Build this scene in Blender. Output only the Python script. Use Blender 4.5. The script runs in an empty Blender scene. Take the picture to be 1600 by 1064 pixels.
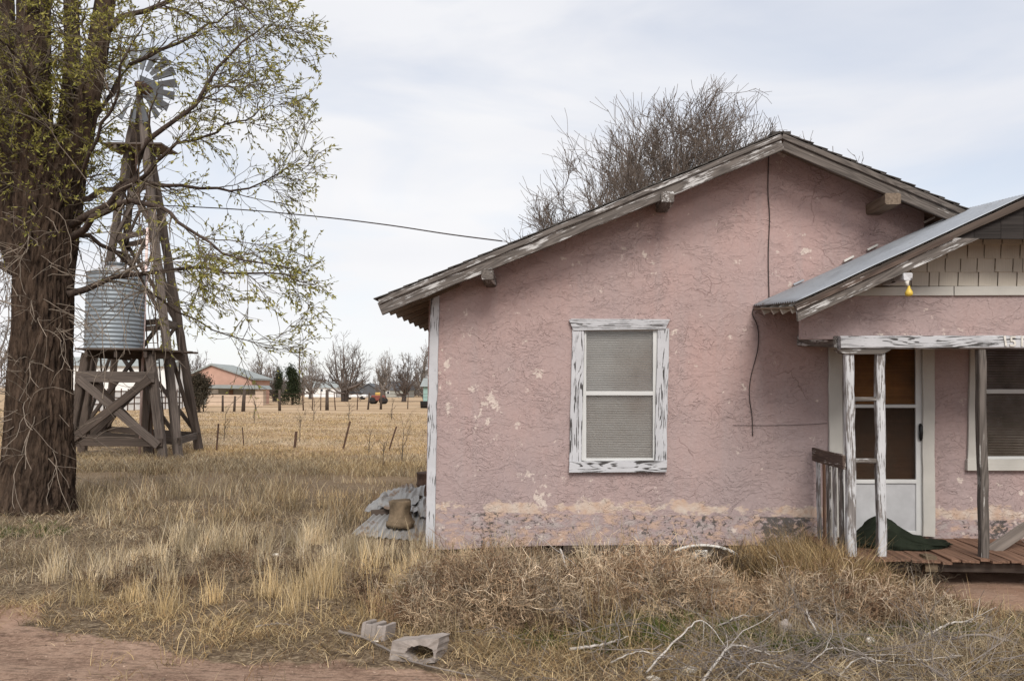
import bpy, bmesh, math, random
import numpy as np
from mathutils import Vector, Matrix

random.seed(7)
RNG = np.random.default_rng(11)
S = bpy.context.scene
COL = S.collection
R = math.radians

# ------------------------------------------------------------------ camera
H = 1.75                       # eye height above the yard
F = 1300.0                     # focal length in photo pixels (photo 1600 x 1064)
YAW, PITCH, ROLL = R(2.73), math.atan(79 / F), 0.008
_fw = Vector((-math.sin(YAW) * math.cos(PITCH), math.cos(YAW) * math.cos(PITCH), math.sin(PITCH)))
_rt0 = Vector((math.cos(YAW), math.sin(YAW), 0))
_up0 = _rt0.cross(_fw)
_rt = _rt0 * math.cos(ROLL) + _up0 * math.sin(ROLL)
_up = -_rt0 * math.sin(ROLL) + _up0 * math.cos(ROLL)
CAM = Vector((0, 0, H))
cd = bpy.data.cameras.new('camera')
cam = bpy.data.objects.new('camera', cd)
COL.objects.link(cam)
cd.sensor_width = 36
cd.lens = 36 * F / 1600
cd.clip_start, cd.clip_end = 0.05, 4000
mw = Matrix((_rt, _up, -_fw)).transposed().to_4x4()
mw.translation = CAM
cam.matrix_world = mw
S.camera = cam

def ray(px, py):
    return _rt * (px - 800) + _up * (532 - py) + _fw * F

def P(px, py, Y):
    """world point seen at photo pixel (px, py) on the plane y = Y"""
    d = ray(px, py)
    return CAM + d * (Y / d.y)

def G(px, py, z=0.0):
    """world point seen at photo pixel (px, py) on the level z"""
    d = ray(px, py)
    return CAM + d * ((z - H) / d.z)

# ------------------------------------------------------------------ world + sun
SUN_EL, SUN_AZ = R(42), R(171)     # azimuth clockwise from +Y: behind the camera, to its right
w = bpy.data.worlds.new('World')
S.world = w
w.use_nodes = True
nt = w.node_tree
nt.nodes.clear()
wo = nt.nodes.new('ShaderNodeOutputWorld')
bg = nt.nodes.new('ShaderNodeBackground')
bg.inputs['Strength'].default_value = 0.1
sky = nt.nodes.new('ShaderNodeTexSky')
sky.sky_type = 'NISHITA'
sky.sun_disc = False
sky.sun_elevation = SUN_EL
sky.sun_rotation = SUN_AZ
tc = nt.nodes.new('ShaderNodeTexCoord')
mp = nt.nodes.new('ShaderNodeMapping')
mp.inputs['Scale'].default_value = (0.8, 0.8, 3.4)
mp.inputs['Location'].default_value = (0.35, 0.1, 0.22)
mp.inputs['Rotation'].default_value = (0, R(7), 0)
n1 = nt.nodes.new('ShaderNodeTexNoise')
n1.inputs['Scale'].default_value = 2.3
n1.inputs['Detail'].default_value = 6
n1.inputs['Roughness'].default_value = 0.5
n1.inputs['Distortion'].default_value = 0.5
rp = nt.nodes.new('ShaderNodeValToRGB')
rp.color_ramp.elements[0].position = 0.36
rp.color_ramp.elements[0].color = (0.66, 0.66, 0.66, 1)
rp.color_ramp.elements[1].position = 0.56
rp.color_ramp.elements[1].color = (1, 1, 1, 1)
n2 = nt.nodes.new('ShaderNodeTexNoise')
n2.inputs['Scale'].default_value = 1.7
n2.inputs['Detail'].default_value = 4
rp2 = nt.nodes.new('ShaderNodeValToRGB')
rp2.color_ramp.elements[0].position = 0.35
rp2.color_ramp.elements[0].color = (5.3, 5.4, 5.75, 1)
rp2.color_ramp.elements[1].position = 0.62
rp2.color_ramp.elements[1].color = (6.15, 6.15, 6.25, 1)
mx = nt.nodes.new('ShaderNodeMixRGB')
L = nt.links.new
L(tc.outputs['Generated'], mp.inputs['Vector'])
L(mp.outputs['Vector'], n1.inputs['Vector'])
L(mp.outputs['Vector'], n2.inputs['Vector'])
L(n1.outputs['Fac'], rp.inputs['Fac'])
L(n2.outputs['Fac'], rp2.inputs['Fac'])
L(rp.outputs['Color'], mx.inputs['Fac'])
L(sky.outputs['Color'], mx.inputs['Color1'])
L(rp2.outputs['Color'], mx.inputs['Color2'])
L(mx.outputs['Color'], bg.inputs['Color'])
L(bg.outputs['Background'], wo.inputs['Surface'])

sd = bpy.data.lights.new('sun', 'SUN')
sd.energy = 2.0
sd.angle = R(26)
sd.color = (1.0, 0.95, 0.88)
so = bpy.data.objects.new('sun', sd)
COL.objects.link(so)
_sv = Vector((math.sin(SUN_AZ) * math.cos(SUN_EL), math.cos(SUN_AZ) * math.cos(SUN_EL), math.sin(SUN_EL)))
so.rotation_euler = _sv.to_track_quat('Z', 'Y').to_euler()
so.location = (6, -6, 12)

S.view_settings.view_transform = 'Standard'
S.view_settings.look = 'None'
S.view_settings.exposure = 0.65
S.view_settings.gamma = 1.0
S.view_settings.use_curve_mapping = False
S.cycles.max_bounces = 6
S.cycles.transparent_max_bounces = 16
S.cycles.use_denoising = True
S.cycles.denoising_prefilter = 'ACCURATE'

# ------------------------------------------------------------------ materials
def s(r, g, b):
    f = lambda c: c / 12.92 if c <= 0.04045 else ((c + 0.055) / 1.055) ** 2.4
    return (f(r / 255), f(g / 255), f(b / 255), 1)

class Mt:
    def __init__(self, name, rough=0.8, metal=0.0, spec=0.3):
        self.m = bpy.data.materials.new(name)
        self.m.use_nodes = True
        self.t = self.m.node_tree
        self.b = self.t.nodes['Principled BSDF']
        self.b.inputs['Roughness'].default_value = rough
        self.b.inputs['Metallic'].default_value = metal
        self.b.inputs['Specular IOR Level'].default_value = spec
    def n(self, k):
        return self.t.nodes.new(k)
    def put(self, sock, v):
        if isinstance(v, bpy.types.NodeSocket):
            self.t.links.new(v, sock)
        elif v is not None:
            sock.default_value = v
    def obj(self, rnd=True):
        """object coordinates, shifted by a random offset per object"""
        c = self.n('ShaderNodeTexCoord')
        if not rnd:
            return c.outputs['Object']
        oi = self.n('ShaderNodeObjectInfo')
        a = self.n('ShaderNodeVectorMath')
        a.operation = 'MULTIPLY_ADD'
        a.inputs[0].default_value = (37, 23, 51)
        self.put(a.inputs[1], oi.outputs['Random'])
        self.put(a.inputs[2], c.outputs['Object'])
        return a.outputs[0]
    def rnd(self):
        return self.n('ShaderNodeObjectInfo').outputs['Random']
    def map(self, v, scale, loc=(0, 0, 0)):
        m = self.n('ShaderNodeMapping')
        m.inputs['Scale'].default_value = scale
        m.inputs['Location'].default_value = loc
        self.put(m.inputs['Vector'], v)
        return m.outputs[0]
    def noise(self, v, scale, detail=4, rough=0.5, dist=0.0):
        x = self.n('ShaderNodeTexNoise')
        x.inputs['Scale'].default_value = scale
        x.inputs['Detail'].default_value = detail
        x.inputs['Roughness'].default_value = rough
        x.inputs['Distortion'].default_value = dist
        self.put(x.inputs['Vector'], v)
        return x.outputs['Fac']
    def vor(self, v, scale, feature='F1', out='Distance'):
        x = self.n('ShaderNodeTexVoronoi')
        x.feature = feature
        x.inputs['Scale'].default_value = scale
        self.put(x.inputs['Vector'], v)
        return x.outputs[out]
    def ramp(self, f, *st, interp='LINEAR'):
        x = self.n('ShaderNodeValToRGB')
        e = x.color_ramp
        e.interpolation = interp
        while len(e.elements) < len(st):
            e.elements.new(0.5)
        for el, (p, c) in zip(e.elements, st):
            el.position = p
            el.color = c if isinstance(c, tuple) else (c, c, c, 1)
        self.put(x.inputs['Fac'], f)
        return x.outputs['Color']
    def mix(self, f, a, b, mode='MIX'):
        x = self.n('ShaderNodeMixRGB')
        x.blend_type = mode
        self.put(x.inputs['Fac'], f)
        self.put(x.inputs['Color1'], a)
        self.put(x.inputs['Color2'], b)
        return x.outputs['Color']
    def math(self, op, a, b=0.0, c=None):
        x = self.n('ShaderNodeMath')
        x.operation = op
        self.put(x.inputs[0], a)
        self.put(x.inputs[1], b)
        if c is not None:
            self.put(x.inputs[2], c)
        return x.outputs[0]
    def sep(self, v):
        x = self.n('ShaderNodeSeparateXYZ')
        self.put(x.inputs[0], v)
        return x.outputs
    def attr(self, name, out='Color'):
        x = self.n('ShaderNodeAttribute')
        x.attribute_name = name
        return x.outputs[out]
    def bump(self, h, strength=0.5, dist=0.01):
        x = self.n('ShaderNodeBump')
        x.inputs['Strength'].default_value = strength
        x.inputs['Distance'].default_value = dist
        self.put(x.inputs['Height'], h)
        self.t.links.new(x.outputs[0], self.b.inputs['Normal'])
    def base(self, c):
        self.put(self.b.inputs['Base Color'], c)
        return self

def mk_stucco(name, footing=True):
    M = Mt(name, rough=0.9, spec=0.15)
    o = M.obj(False)
    z = M.sep(o)[2]
    big = M.noise(M.map(o, (1, 1, 0.7)), 0.9, 5, 0.6)
    pink = M.ramp(M.math('ADD', big, M.math('MULTIPLY', M.math('SUBTRACT', z, 1.4), 0.055)), (0.30, (0.345, 0.270, 0.264, 1)), (0.5, (0.385, 0.288, 0.274, 1)), (0.72, (0.43, 0.300, 0.278, 1)))
    streak = M.ramp(M.noise(M.map(o, (5, 5, 0.35)), 1.6, 4, 0.6), (0.48, 0.0), (0.75, 0.6))
    pink = M.mix(streak, pink, (0.385, 0.305, 0.295, 1))
    fine = M.ramp(M.noise(o, 30, 6, 0.75), (0.3, 0.90), (0.7, 1.08))
    pink = M.mix(1.0, pink, fine, 'MULTIPLY')
    c = pink
    wob = M.n('ShaderNodeVectorMath'); wob.operation = 'ADD'
    nz = M.n('ShaderNodeTexNoise'); nz.inputs['Scale'].default_value = 3.0; nz.inputs['Detail'].default_value = 5
    M.put(nz.inputs['Vector'], o)
    sc = M.n('ShaderNodeVectorMath'); sc.operation = 'SCALE'; sc.inputs['Scale'].default_value = 0.32
    M.put(sc.inputs[0], nz.outputs['Color']); M.put(wob.inputs[0], sc.outputs[0]); M.put(wob.inputs[1], o)
    if footing:
        peach = M.ramp(M.noise(o, 9, 5), (0.3, (0.49, 0.33, 0.235, 1)), (0.66, (0.57, 0.49, 0.42, 1)))
        belt = M.math('SUBTRACT', 1.0, M.math('MULTIPLY', M.math('ABSOLUTE', M.math('SUBTRACT', z, 0.53)), 5.0))
        bm_ = M.math('ADD', M.math('MULTIPLY', belt, 0.30), M.noise(M.map(o, (1, 1, 1.6)), 2.3, 7, 0.70))
        pk = M.ramp(bm_, (0.725, 0.0), (0.77, 0.85))
        c = M.mix(pk, c, peach)
        foot = M.ramp(M.math('ADD', z, M.math('MULTIPLY', M.noise(o, 14, 3), 0.03)), (0.472, 1.0), (0.484, 0.0))
        fc = M.ramp(M.noise(M.map(o, (1, 1, 1.8)), 5.5, 6, 0.6), (0.40, (0.47, 0.335, 0.265, 1)), (0.50, (0.345, 0.265, 0.26, 1)), (0.62, (0.40, 0.34, 0.325, 1)))
        tar = M.math('ADD', M.noise(M.map(o, (1, 1, 1.25)), 19, 6, 0.68, 0.4), M.math('MULTIPLY', M.noise(M.map(o, (1, 1, 0.3), (3, 0, 0)), 1.5, 2), 0.55))
        tar = M.math('ADD', tar, M.math('MULTIPLY', M.ramp(M.math('ABSOLUTE', M.math('SUBTRACT', M.sep(o)[0], 2.46)), (0.16, 1.0), (0.30, 0.0)), 0.15))
        tarm = M.ramp(tar, (0.83, 0.0), (0.91, 0.85))
        fc = M.mix(tarm, fc, (0.06, 0.06, 0.056, 1))
        c = M.mix(foot, c, fc)
    chips = M.ramp(M.math('ADD', M.noise(o, 7.5, 7, 0.66), M.math('MULTIPLY', M.noise(o, 1.3, 1), 0.28)), (0.77, 0.0), (0.81, 0.85))
    c = M.mix(chips, c, (0.62, 0.53, 0.47, 1))
    # a few long hairline cracks
    cr = M.vor(M.map(wob.outputs[0], (1, 0.2, 1.35)), 1.05, 'DISTANCE_TO_EDGE')
    cm = M.math('MULTIPLY', M.ramp(cr, (0.002, 1.0), (0.005, 0.0)), M.ramp(M.noise(o, 1.2, 2), (0.60, 0.0), (0.66, 0.5)))
    # short dark crevices under the trowel ridges
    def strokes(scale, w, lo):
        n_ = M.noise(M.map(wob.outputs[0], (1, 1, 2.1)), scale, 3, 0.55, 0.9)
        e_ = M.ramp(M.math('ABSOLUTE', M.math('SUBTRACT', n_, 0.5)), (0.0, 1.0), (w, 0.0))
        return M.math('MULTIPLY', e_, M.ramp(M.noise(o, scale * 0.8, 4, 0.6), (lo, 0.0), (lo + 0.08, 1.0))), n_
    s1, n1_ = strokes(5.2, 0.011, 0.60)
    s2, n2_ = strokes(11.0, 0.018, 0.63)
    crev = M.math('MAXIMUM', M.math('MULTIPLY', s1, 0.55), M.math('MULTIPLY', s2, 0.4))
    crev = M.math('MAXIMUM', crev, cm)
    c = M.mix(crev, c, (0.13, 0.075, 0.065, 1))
    M.base(c)
    t1 = M.ramp(n1_, (0.495, 0.0), (0.51, 1.0), (0.62, 0.55))
    t2 = M.ramp(n2_, (0.495, 0.0), (0.515, 1.0), (0.62, 0.4))
    t3 = M.noise(M.map(o, (1, 1, 1.6)), 24, 6, 0.65, 0.5)
    msk = M.ramp(M.noise(M.map(o, (1, 1, 1.3)), 1.7, 4, 0.6), (0.40, 0.22), (0.58, 1.0))
    h = M.math('ADD', M.math('MULTIPLY', M.math('ADD', M.math('MULTIPLY', t1, 0.9), M.math('MULTIPLY', t2, 0.32)), msk), M.math('MULTIPLY', t3, 0.38))
    h = M.math('SUBTRACT', h, M.math('MULTIPLY', crev, 0.6))
    M.bump(h, 0.8, 0.012)
    return M.m

def mk_paintwood(name, bare, paint, keep, grain=0.5, rough=0.75):
    """old painted board, local X along the grain; keep = share of paint left, grain = how hard the grain cuts through it"""
    M = Mt(name, rough=rough, spec=0.2)
    o = M.obj()
    low = M.noise(M.map(o, (0.8, 9, 9)), 1.0, 2, 0.4, 0.3)
    rings = M.math('MULTIPLY_ADD', M.math('SINE', M.math('MULTIPLY', low, 84)), 0.5, 0.5)
    fib = M.noise(M.map(o, (3, 110, 110)), 1.0, 4, 0.6)
    patch = M.noise(M.map(o, (3.2, 12, 12)), 1.0, 6, 0.68)
    a = M.math('ADD', M.math('MULTIPLY', M.math('SUBTRACT', rings, 0.5), grain * 0.30), M.math('MULTIPLY', M.math('SUBTRACT', fib, 0.5), 0.5))
    a = M.math('ADD', a, patch)
    th = 0.5 + (0.5 - keep) * 0.42
    pm = M.ramp(a, (max(0.0, th), 0.0), (max(0.0, th) + 0.06, 1.0))
    b0 = tuple(x * 0.6 for x in bare[:3]) + (1,)
    b1 = tuple(min(1, x * 1.35) for x in bare[:3]) + (1,)
    wood = M.ramp(M.math('ADD', M.math('MULTIPLY', rings, 0.3), M.math('MULTIPLY', fib, 0.7)), (0.25, b0), (0.7, b1))
    ptone = M.ramp(M.noise(o, 4, 4), (0.3, tuple(x * 0.84 for x in paint[:3]) + (1,)), (0.7, paint))
    c = M.mix(pm, wood, ptone)
    M.base(c)
    M.bump(M.math('ADD', M.math('MULTIPLY', pm, 0.8), M.math('ADD', M.math('MULTIPLY', fib, 0.6), M.math('MULTIPLY', rings, 0.3))), 0.5, 0.003)
    return M.m

def mk_wood(name, c0, c1, rough=0.85):
    M = Mt(name, rough=rough, spec=0.15)
    o = M.obj()
    fib = M.noise(M.map(o, (1.6, 42, 42)), 1.0, 5, 0.6)
    big = M.noise(M.map(o, (0.8, 3, 3)), 1.0, 3)
    f = M.math('ADD', M.math('MULTIPLY', fib, 0.7), M.math('MULTIPLY', big, 0.3))
    M.base(M.ramp(f, (0.33, c0), (0.64, c1)))
    M.bump(fib, 0.5, 0.004)
    return M.m

def mk_plain(name, c, rough=0.6, metal=0.0, var=0.15, nscale=6, bump=0.15, bdist=0.004, spec=0.3):
    M = Mt(name, rough=rough, metal=metal, spec=spec)
    o = M.obj()
    n = M.noise(o, nscale, 6, 0.6)
    a = tuple(x * (1 - var) for x in c[:3]) + (1,)
    b = tuple(min(1, x * (1 + var)) for x in c[:3]) + (1,)
    M.base(M.ramp(n, (0.3, a), (0.7, b)))
    if bump:
        M.bump(M.noise(o, nscale * 6, 5), bump, bdist)
    return M.m

def mk_metal(name, zinc, rust, rustiness, rough=0.45, metal=0.6):
    M = Mt(name, rough=rough, metal=metal, spec=0.4)
    o = M.obj()
    z = M.ramp(M.vor(o, 14, 'F1', 'Color'), (0.0, tuple(x * 0.88 for x in zinc[:3]) + (1,)), (1.0, zinc))
    st = M.noise(M.map(o, (1, 1, 0.5)), 3.2, 6, 0.65)
    r = M.ramp(st, (0.98 - rustiness * 0.7, 0.0), (1.06 - rustiness * 0.7, 1.0))
    M.base(M.mix(r, z, rust))
    M.put(M.b.inputs['Roughness'], M.ramp(st, (0.3, rough - 0.1), (0.7, rough + 0.25)))
    M.bump(M.noise(o, 22, 3), 0.1, 0.003)
    return M.m

def mk_bark(name, c0, c1, sx=22, sz=2.2, dist=0.04):
    M = Mt(name, rough=0.95, spec=0.1)
    o = M.obj(False)
    f = M.noise(M.map(o, (sx, sx, sz)), 1.0, 5, 0.62, 0.5)
    g = M.noise(o, 3, 4)
    M.base(M.ramp(M.math('ADD', M.math('MULTIPLY', f, 0.75), M.math('MULTIPLY', g, 0.25)), (0.34, c0), (0.62, c1)))
    M.bump(f, 0.9, dist)
    return M.m

def mk_attr(name, rough=0.85, trans=0.0):
    M = Mt(name, rough=rough, spec=0.12)
    c = M.attr('tone')
    M.base(c)
    if trans:
        tr = M.n('ShaderNodeBsdfTranslucent')
        M.put(tr.inputs['Color'], c)
        ms = M.n('ShaderNodeMixShader')
        ms.inputs[0].default_value = trans
        out = M.t.nodes['Material Output']
        M.put(ms.inputs[1], M.b.outputs[0]); M.put(ms.inputs[2], tr.outputs[0])
        M.t.links.new(ms.outputs[0], out.inputs['Surface'])
    return M.m

def mk_glass(name, dust, amount, gloss=True):
    M = Mt(name)
    t = M.t
    out = t.nodes['Material Output']
    tr = M.n('ShaderNodeBsdfTransparent')
    gl = M.n('ShaderNodeBsdfGlossy'); gl.inputs['Roughness'].default_value = 0.03
    gl.inputs['Color'].default_value = (0.9, 0.9, 0.9, 1)
    fr = M.n('ShaderNodeFresnel'); fr.inputs['IOR'].default_value = 1.5
    m1 = M.n('ShaderNodeMixShader')
    M.put(m1.inputs[0], fr.outputs[0] if gloss else 0.0); M.put(m1.inputs[1], tr.outputs[0]); M.put(m1.inputs[2], gl.outputs[0])
    df = M.n('ShaderNodeBsdfDiffuse'); df.inputs['Color'].default_value = dust
    m2 = M.n('ShaderNodeMixShader')
    M.put(m2.inputs[0], M.ramp(M.noise(M.obj(), 5, 5), (0.3, amount * 0.6), (0.7, amount * 1.3)))
    M.put(m2.inputs[1], m1.outputs[0]); M.put(m2.inputs[2], df.outputs[0])
    t.links.new(m2.outputs[0], out.inputs['Surface'])
    return M.m

STUCCO = mk_stucco('pink_stucco')
STUCCO2 = mk_stucco('porch_stucco', False)
WHITEWORN = mk_paintwood('worn_white_paint', (0.12, 0.112, 0.108, 1), (0.53, 0.53, 0.55, 1), 0.84, 0.5)
WHITEGRAIN = mk_paintwood('grain_cut_white_paint', (0.085, 0.08, 0.078, 1), (0.53, 0.53, 0.55, 1), 0.80, 0.8)
GREYWORN = mk_paintwood('grey_board_with_paint_left', (0.12, 0.104, 0.093, 1), (0.53, 0.52, 0.51, 1), 0.37, 0.2)
GREYFEW = mk_paintwood('grey_board_few_flakes', (0.11, 0.094, 0.083, 1), (0.55, 0.53, 0.5, 1), 0.16, 0.2)
CREAM = mk_paintwood('cream_trim_paint', (0.20, 0.15, 0.11, 1), (0.52, 0.50, 0.46, 1), 1.25, 0.3)
SHINGLEM = mk_paintwood('cream_shingle_paint', (0.24, 0.19, 0.14, 1), (0.52, 0.47, 0.40, 1), 1.3, 0.2)
POSTM = mk_paintwood('post_flaking_paint', (0.20, 0.18, 0.17, 1), (0.55, 0.55, 0.56, 1), 0.56, 0.3)
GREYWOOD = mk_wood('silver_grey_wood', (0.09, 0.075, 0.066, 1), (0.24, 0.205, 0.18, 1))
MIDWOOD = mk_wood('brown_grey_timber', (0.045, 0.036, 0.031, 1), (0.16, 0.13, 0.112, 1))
DARKWOOD = mk_wood('dark_weathered_wood', (0.035, 0.028, 0.024, 1), (0.115, 0.088, 0.072, 1))
SOFFIT = mk_wood('tan_soffit_wood', (0.10, 0.075, 0.055, 1), (0.24, 0.185, 0.14, 1))
DECKM = mk_wood('red_brown_deck_boards', (0.09, 0.052, 0.036, 1), (0.24, 0.14, 0.095, 1))
BROWNBOARD = mk_paintwood('brown_painted_rail', (0.085, 0.06, 0.048, 1), (0.5, 0.46, 0.43, 1), 0.24, 0.2)
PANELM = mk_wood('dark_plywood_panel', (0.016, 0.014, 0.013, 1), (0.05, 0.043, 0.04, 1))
ROOFM = mk_plain('dark_asphalt_shingle', (0.075, 0.068, 0.062, 1), 0.95, 0, 0.35, 18, 0.5, 0.004, 0.1)
ZINC = mk_metal('galvanised_roof', (0.36, 0.38, 0.41, 1), (0.12, 0.085, 0.065, 1), 0.50, 0.5, 0.55)
TANKM = mk_metal('galvanised_tank', (0.25, 0.28, 0.305, 1), (0.20, 0.12, 0.08, 1), 0.42, 0.5, 0.35)
TINM = mk_metal('old_tin_sheet', (0.34, 0.335, 0.33, 1), (0.22, 0.16, 0.12, 1), 0.62, 0.5, 0.35)
RUSTM = mk_plain('rust_brown_iron', (0.085, 0.05, 0.036, 1), 0.85, 0.1, 0.4, 9)
ALUM = mk_plain('white_aluminium', (0.56, 0.56, 0.55, 1), 0.45, 0, 0.06, 3, 0.05)
DIRTYALUM = mk_plain('dirty_white_aluminium', (0.44, 0.44, 0.45, 1), 0.5, 0, 0.22, 2.2, 0.05)
BLACKM = mk_plain('black_metal', (0.012, 0.012, 0.012, 1), 0.4, 0.2, 0.2)
CABLEM = mk_plain('dark_cable', (0.05, 0.038, 0.036, 1), 0.7, 0, 0.2)
BLINDM = mk_plain('dusty_white_blind', (0.60, 0.57, 0.53, 1), 0.6, 0, 0.08, 3, 0.0)
_b = Mt('blind_with_brown_patch', 0.6, 0, 0.3)  # brown patch painted into the slat colour, fading out from one point
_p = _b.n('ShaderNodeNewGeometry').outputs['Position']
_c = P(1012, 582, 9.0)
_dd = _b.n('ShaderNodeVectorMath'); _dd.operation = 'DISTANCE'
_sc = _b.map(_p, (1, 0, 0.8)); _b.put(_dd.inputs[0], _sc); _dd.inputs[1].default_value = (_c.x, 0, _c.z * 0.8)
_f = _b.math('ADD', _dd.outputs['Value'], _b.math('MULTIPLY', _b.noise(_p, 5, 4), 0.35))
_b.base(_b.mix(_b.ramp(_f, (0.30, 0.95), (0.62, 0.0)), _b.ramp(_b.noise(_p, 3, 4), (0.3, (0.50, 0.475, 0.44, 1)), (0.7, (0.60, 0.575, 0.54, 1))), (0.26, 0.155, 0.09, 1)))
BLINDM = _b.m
BLINDM2 = mk_plain('dusty_brown_blind', (0.30, 0.255, 0.21, 1), 0.6, 0, 0.08, 3, 0.0)
GLASS = mk_glass('dusty_glass', (0.42, 0.41, 0.39, 1), 0.20)
SCREEN = mk_glass('dark_insect_screen', (0.06, 0.045, 0.034, 1), 0.30, False)
INDOORUP = mk_wood('orange_brown_inner_door', (0.28, 0.11, 0.028, 1), (0.42, 0.18, 0.05, 1), 0.5)
INDOORLO = mk_wood('dark_brown_inner_door', (0.045, 0.021, 0.011, 1), (0.08, 0.038, 0.02, 1), 0.5)
CONC = mk_plain('weathered_concrete', (0.30, 0.26, 0.235, 1), 0.95, 0, 0.25, 9, 0.6, 0.006, 0.1)
MOSSC = mk_plain('stained_concrete_pier', (0.15, 0.112, 0.075, 1), 0.95, 0, 0.5, 10, 0.6, 0.006, 0.1)
BAGM = mk_plain('dark_green_canvas', (0.016, 0.02, 0.013, 1), 0.9, 0, 0.3, 7, 0.5, 0.008, 0.1)
YELLOWM = mk_plain('yellow_bulb_glass', (0.60, 0.42, 0.07, 1), 0.35, 0, 0.05, 4, 0.0)
SOCKETM = mk_plain('bone_white_flaking', (0.6, 0.57, 0.52, 1), 0.7, 0, 0.25, 30, 0.4)
ENAMEL = mk_plain('white_enamel', (0.62, 0.60, 0.56, 1), 0.4, 0, 0.12, 6, 0.05)
BONEM = mk_plain('bleached_scrap', (0.66, 0.62, 0.56, 1), 0.7, 0, 0.15, 14, 0.2)
BARK = mk_bark('furrowed_bark', (0.010, 0.007, 0.006, 1), (0.105, 0.072, 0.052, 1), 17, 3.6, 0.06)
LIMBM = mk_bark('limb_bark', (0.03, 0.022, 0.02, 1), (0.10, 0.075, 0.06, 1), 30, 8, 0.01)
TWIGM = mk_plain('thin_twigs', (0.12, 0.095, 0.07, 1), 0.9, 0, 0.25, 3, 0.0)
WHIPM = mk_plain('pale_whip_twigs', (0.235, 0.19, 0.15, 1), 0.9, 0, 0.3, 4, 0.0)
BARETREE = mk_plain('bare_tree_bark', (0.14, 0.11, 0.09, 1), 0.9, 0, 0.25, 2, 0.0)
FARTREE = mk_plain('far_bare_branches', (0.135, 0.11, 0.097, 1), 0.95, 0, 0.2, 0.4, 0.0)
FARTREE2 = mk_plain('far_pale_branches', (0.21, 0.18, 0.16, 1), 0.95, 0, 0.2, 0.4, 0.0)
LEAFM = mk_attr('young_leaf', 0.6, 0.3)
GRASSM = mk_attr('dry_grass', 0.85, 0.2)
BRANCHM = mk_plain('bleached_branch', (0.46, 0.42, 0.38, 1), 0.9, 0, 0.25, 12, 0.3)
DEADTWIG = mk_plain('grey_dead_twigs', (0.20, 0.17, 0.15, 1), 0.9, 0, 0.35, 5, 0.0)
PEACH = mk_plain('salmon_house_paint', (0.47, 0.285, 0.22, 1), 0.9, 0, 0.08, 1.5, 0.0)
TANWALL = mk_plain('tan_block_wall', (0.50, 0.39, 0.30, 1), 0.9, 0, 0.12, 1.5, 0.0)
GREYROOF = mk_plain('grey_far_roof', (0.27, 0.29, 0.285, 1), 0.9, 0, 0.12, 1.5, 0.0)
DARKROOF = mk_plain('dark_far_roof', (0.10, 0.105, 0.115, 1), 0.9, 0, 0.12, 1.5, 0.0)
GREYWALL = mk_plain('grey_far_wall', (0.30, 0.30, 0.27, 1), 0.9, 0, 0.12, 1.5, 0.0)
WHITEWALL = mk_plain('white_far_wall', (0.74, 0.74, 0.73, 1), 0.8, 0, 0.05, 1.5, 0.0)
TEAL = mk_plain('pale_teal_shed', (0.27, 0.40, 0.37, 1), 0.8, 0, 0.1, 1.5, 0.0)
DARKPANE = mk_plain('dark_far_pane', (0.03, 0.034, 0.038, 1), 0.2, 0, 0.1, 1.5, 0.0)
REDM = mk_plain('faded_red_paint', (0.20, 0.06, 0.045, 1), 0.6, 0, 0.25, 2, 0.0)
YELM = mk_plain('faded_yellow_paint', (0.55, 0.36, 0.10, 1), 0.6, 0, 0.2, 2, 0.0)
TYREM = mk_plain('black_rubber', (0.02, 0.02, 0.02, 1), 0.9, 0, 0.2, 4, 0.0)
BLADEM = mk_plain('windmill_blade_tin', (0.15, 0.16, 0.172, 1), 0.6, 0.2, 0.2, 3, 0.0)
PIPEW = mk_plain('white_red_pipe', (0.60, 0.46, 0.42, 1), 0.6, 0, 0.3, 3, 0.0)
PIPER = mk_plain('dull_red_pipe', (0.25, 0.07, 0.05, 1), 0.6, 0, 0.3, 3, 0.0)

# ------------------------------------------------------------------ mesh helpers
def obj(name, me, m=None, parent=None, root=None):
    if m is not None and not me.materials:
        me.materials.append(m)
    o = bpy.data.objects.new(name, me)
    COL.objects.link(o)
    if parent is not None:
        attach(o, parent)
    return o

WLOC = {}
def attach(o, parent):
    """parent o and leave it where it stands in the world"""
    o.parent = parent
    m = parent.matrix_basis.copy()
    p = parent
    while p.parent is not None:
        m = p.parent.matrix_basis @ p.matrix_parent_inverse @ m
        p = p.parent
    o.matrix_parent_inverse = m.inverted()

def attach(o, parent):
    o.parent = parent
    o.matrix_parent_inverse = world(parent).inverted()

def world(o):
    if o.parent is None:
        return o.matrix_basis.copy()
    return world(o.parent) @ o.matrix_parent_inverse @ o.matrix_basis

def tag(o, label, cat, group=None, kind=None):
    o['label'] = label
    o['category'] = cat
    if group:
        o['group'] = group
    if kind:
        o['kind'] = kind
    return o

def struct(o, label=None, cat=None):
    o['kind'] = 'structure'
    if label:
        o['label'] = label
        o['category'] = cat
    return o

def empty(name, loc, label, cat, group=None):
    e = bpy.data.objects.new(name, None)
    e.empty_display_size = 0.2
    e.location = loc
    COL.objects.link(e)
    return tag(e, label, cat, group)

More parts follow.
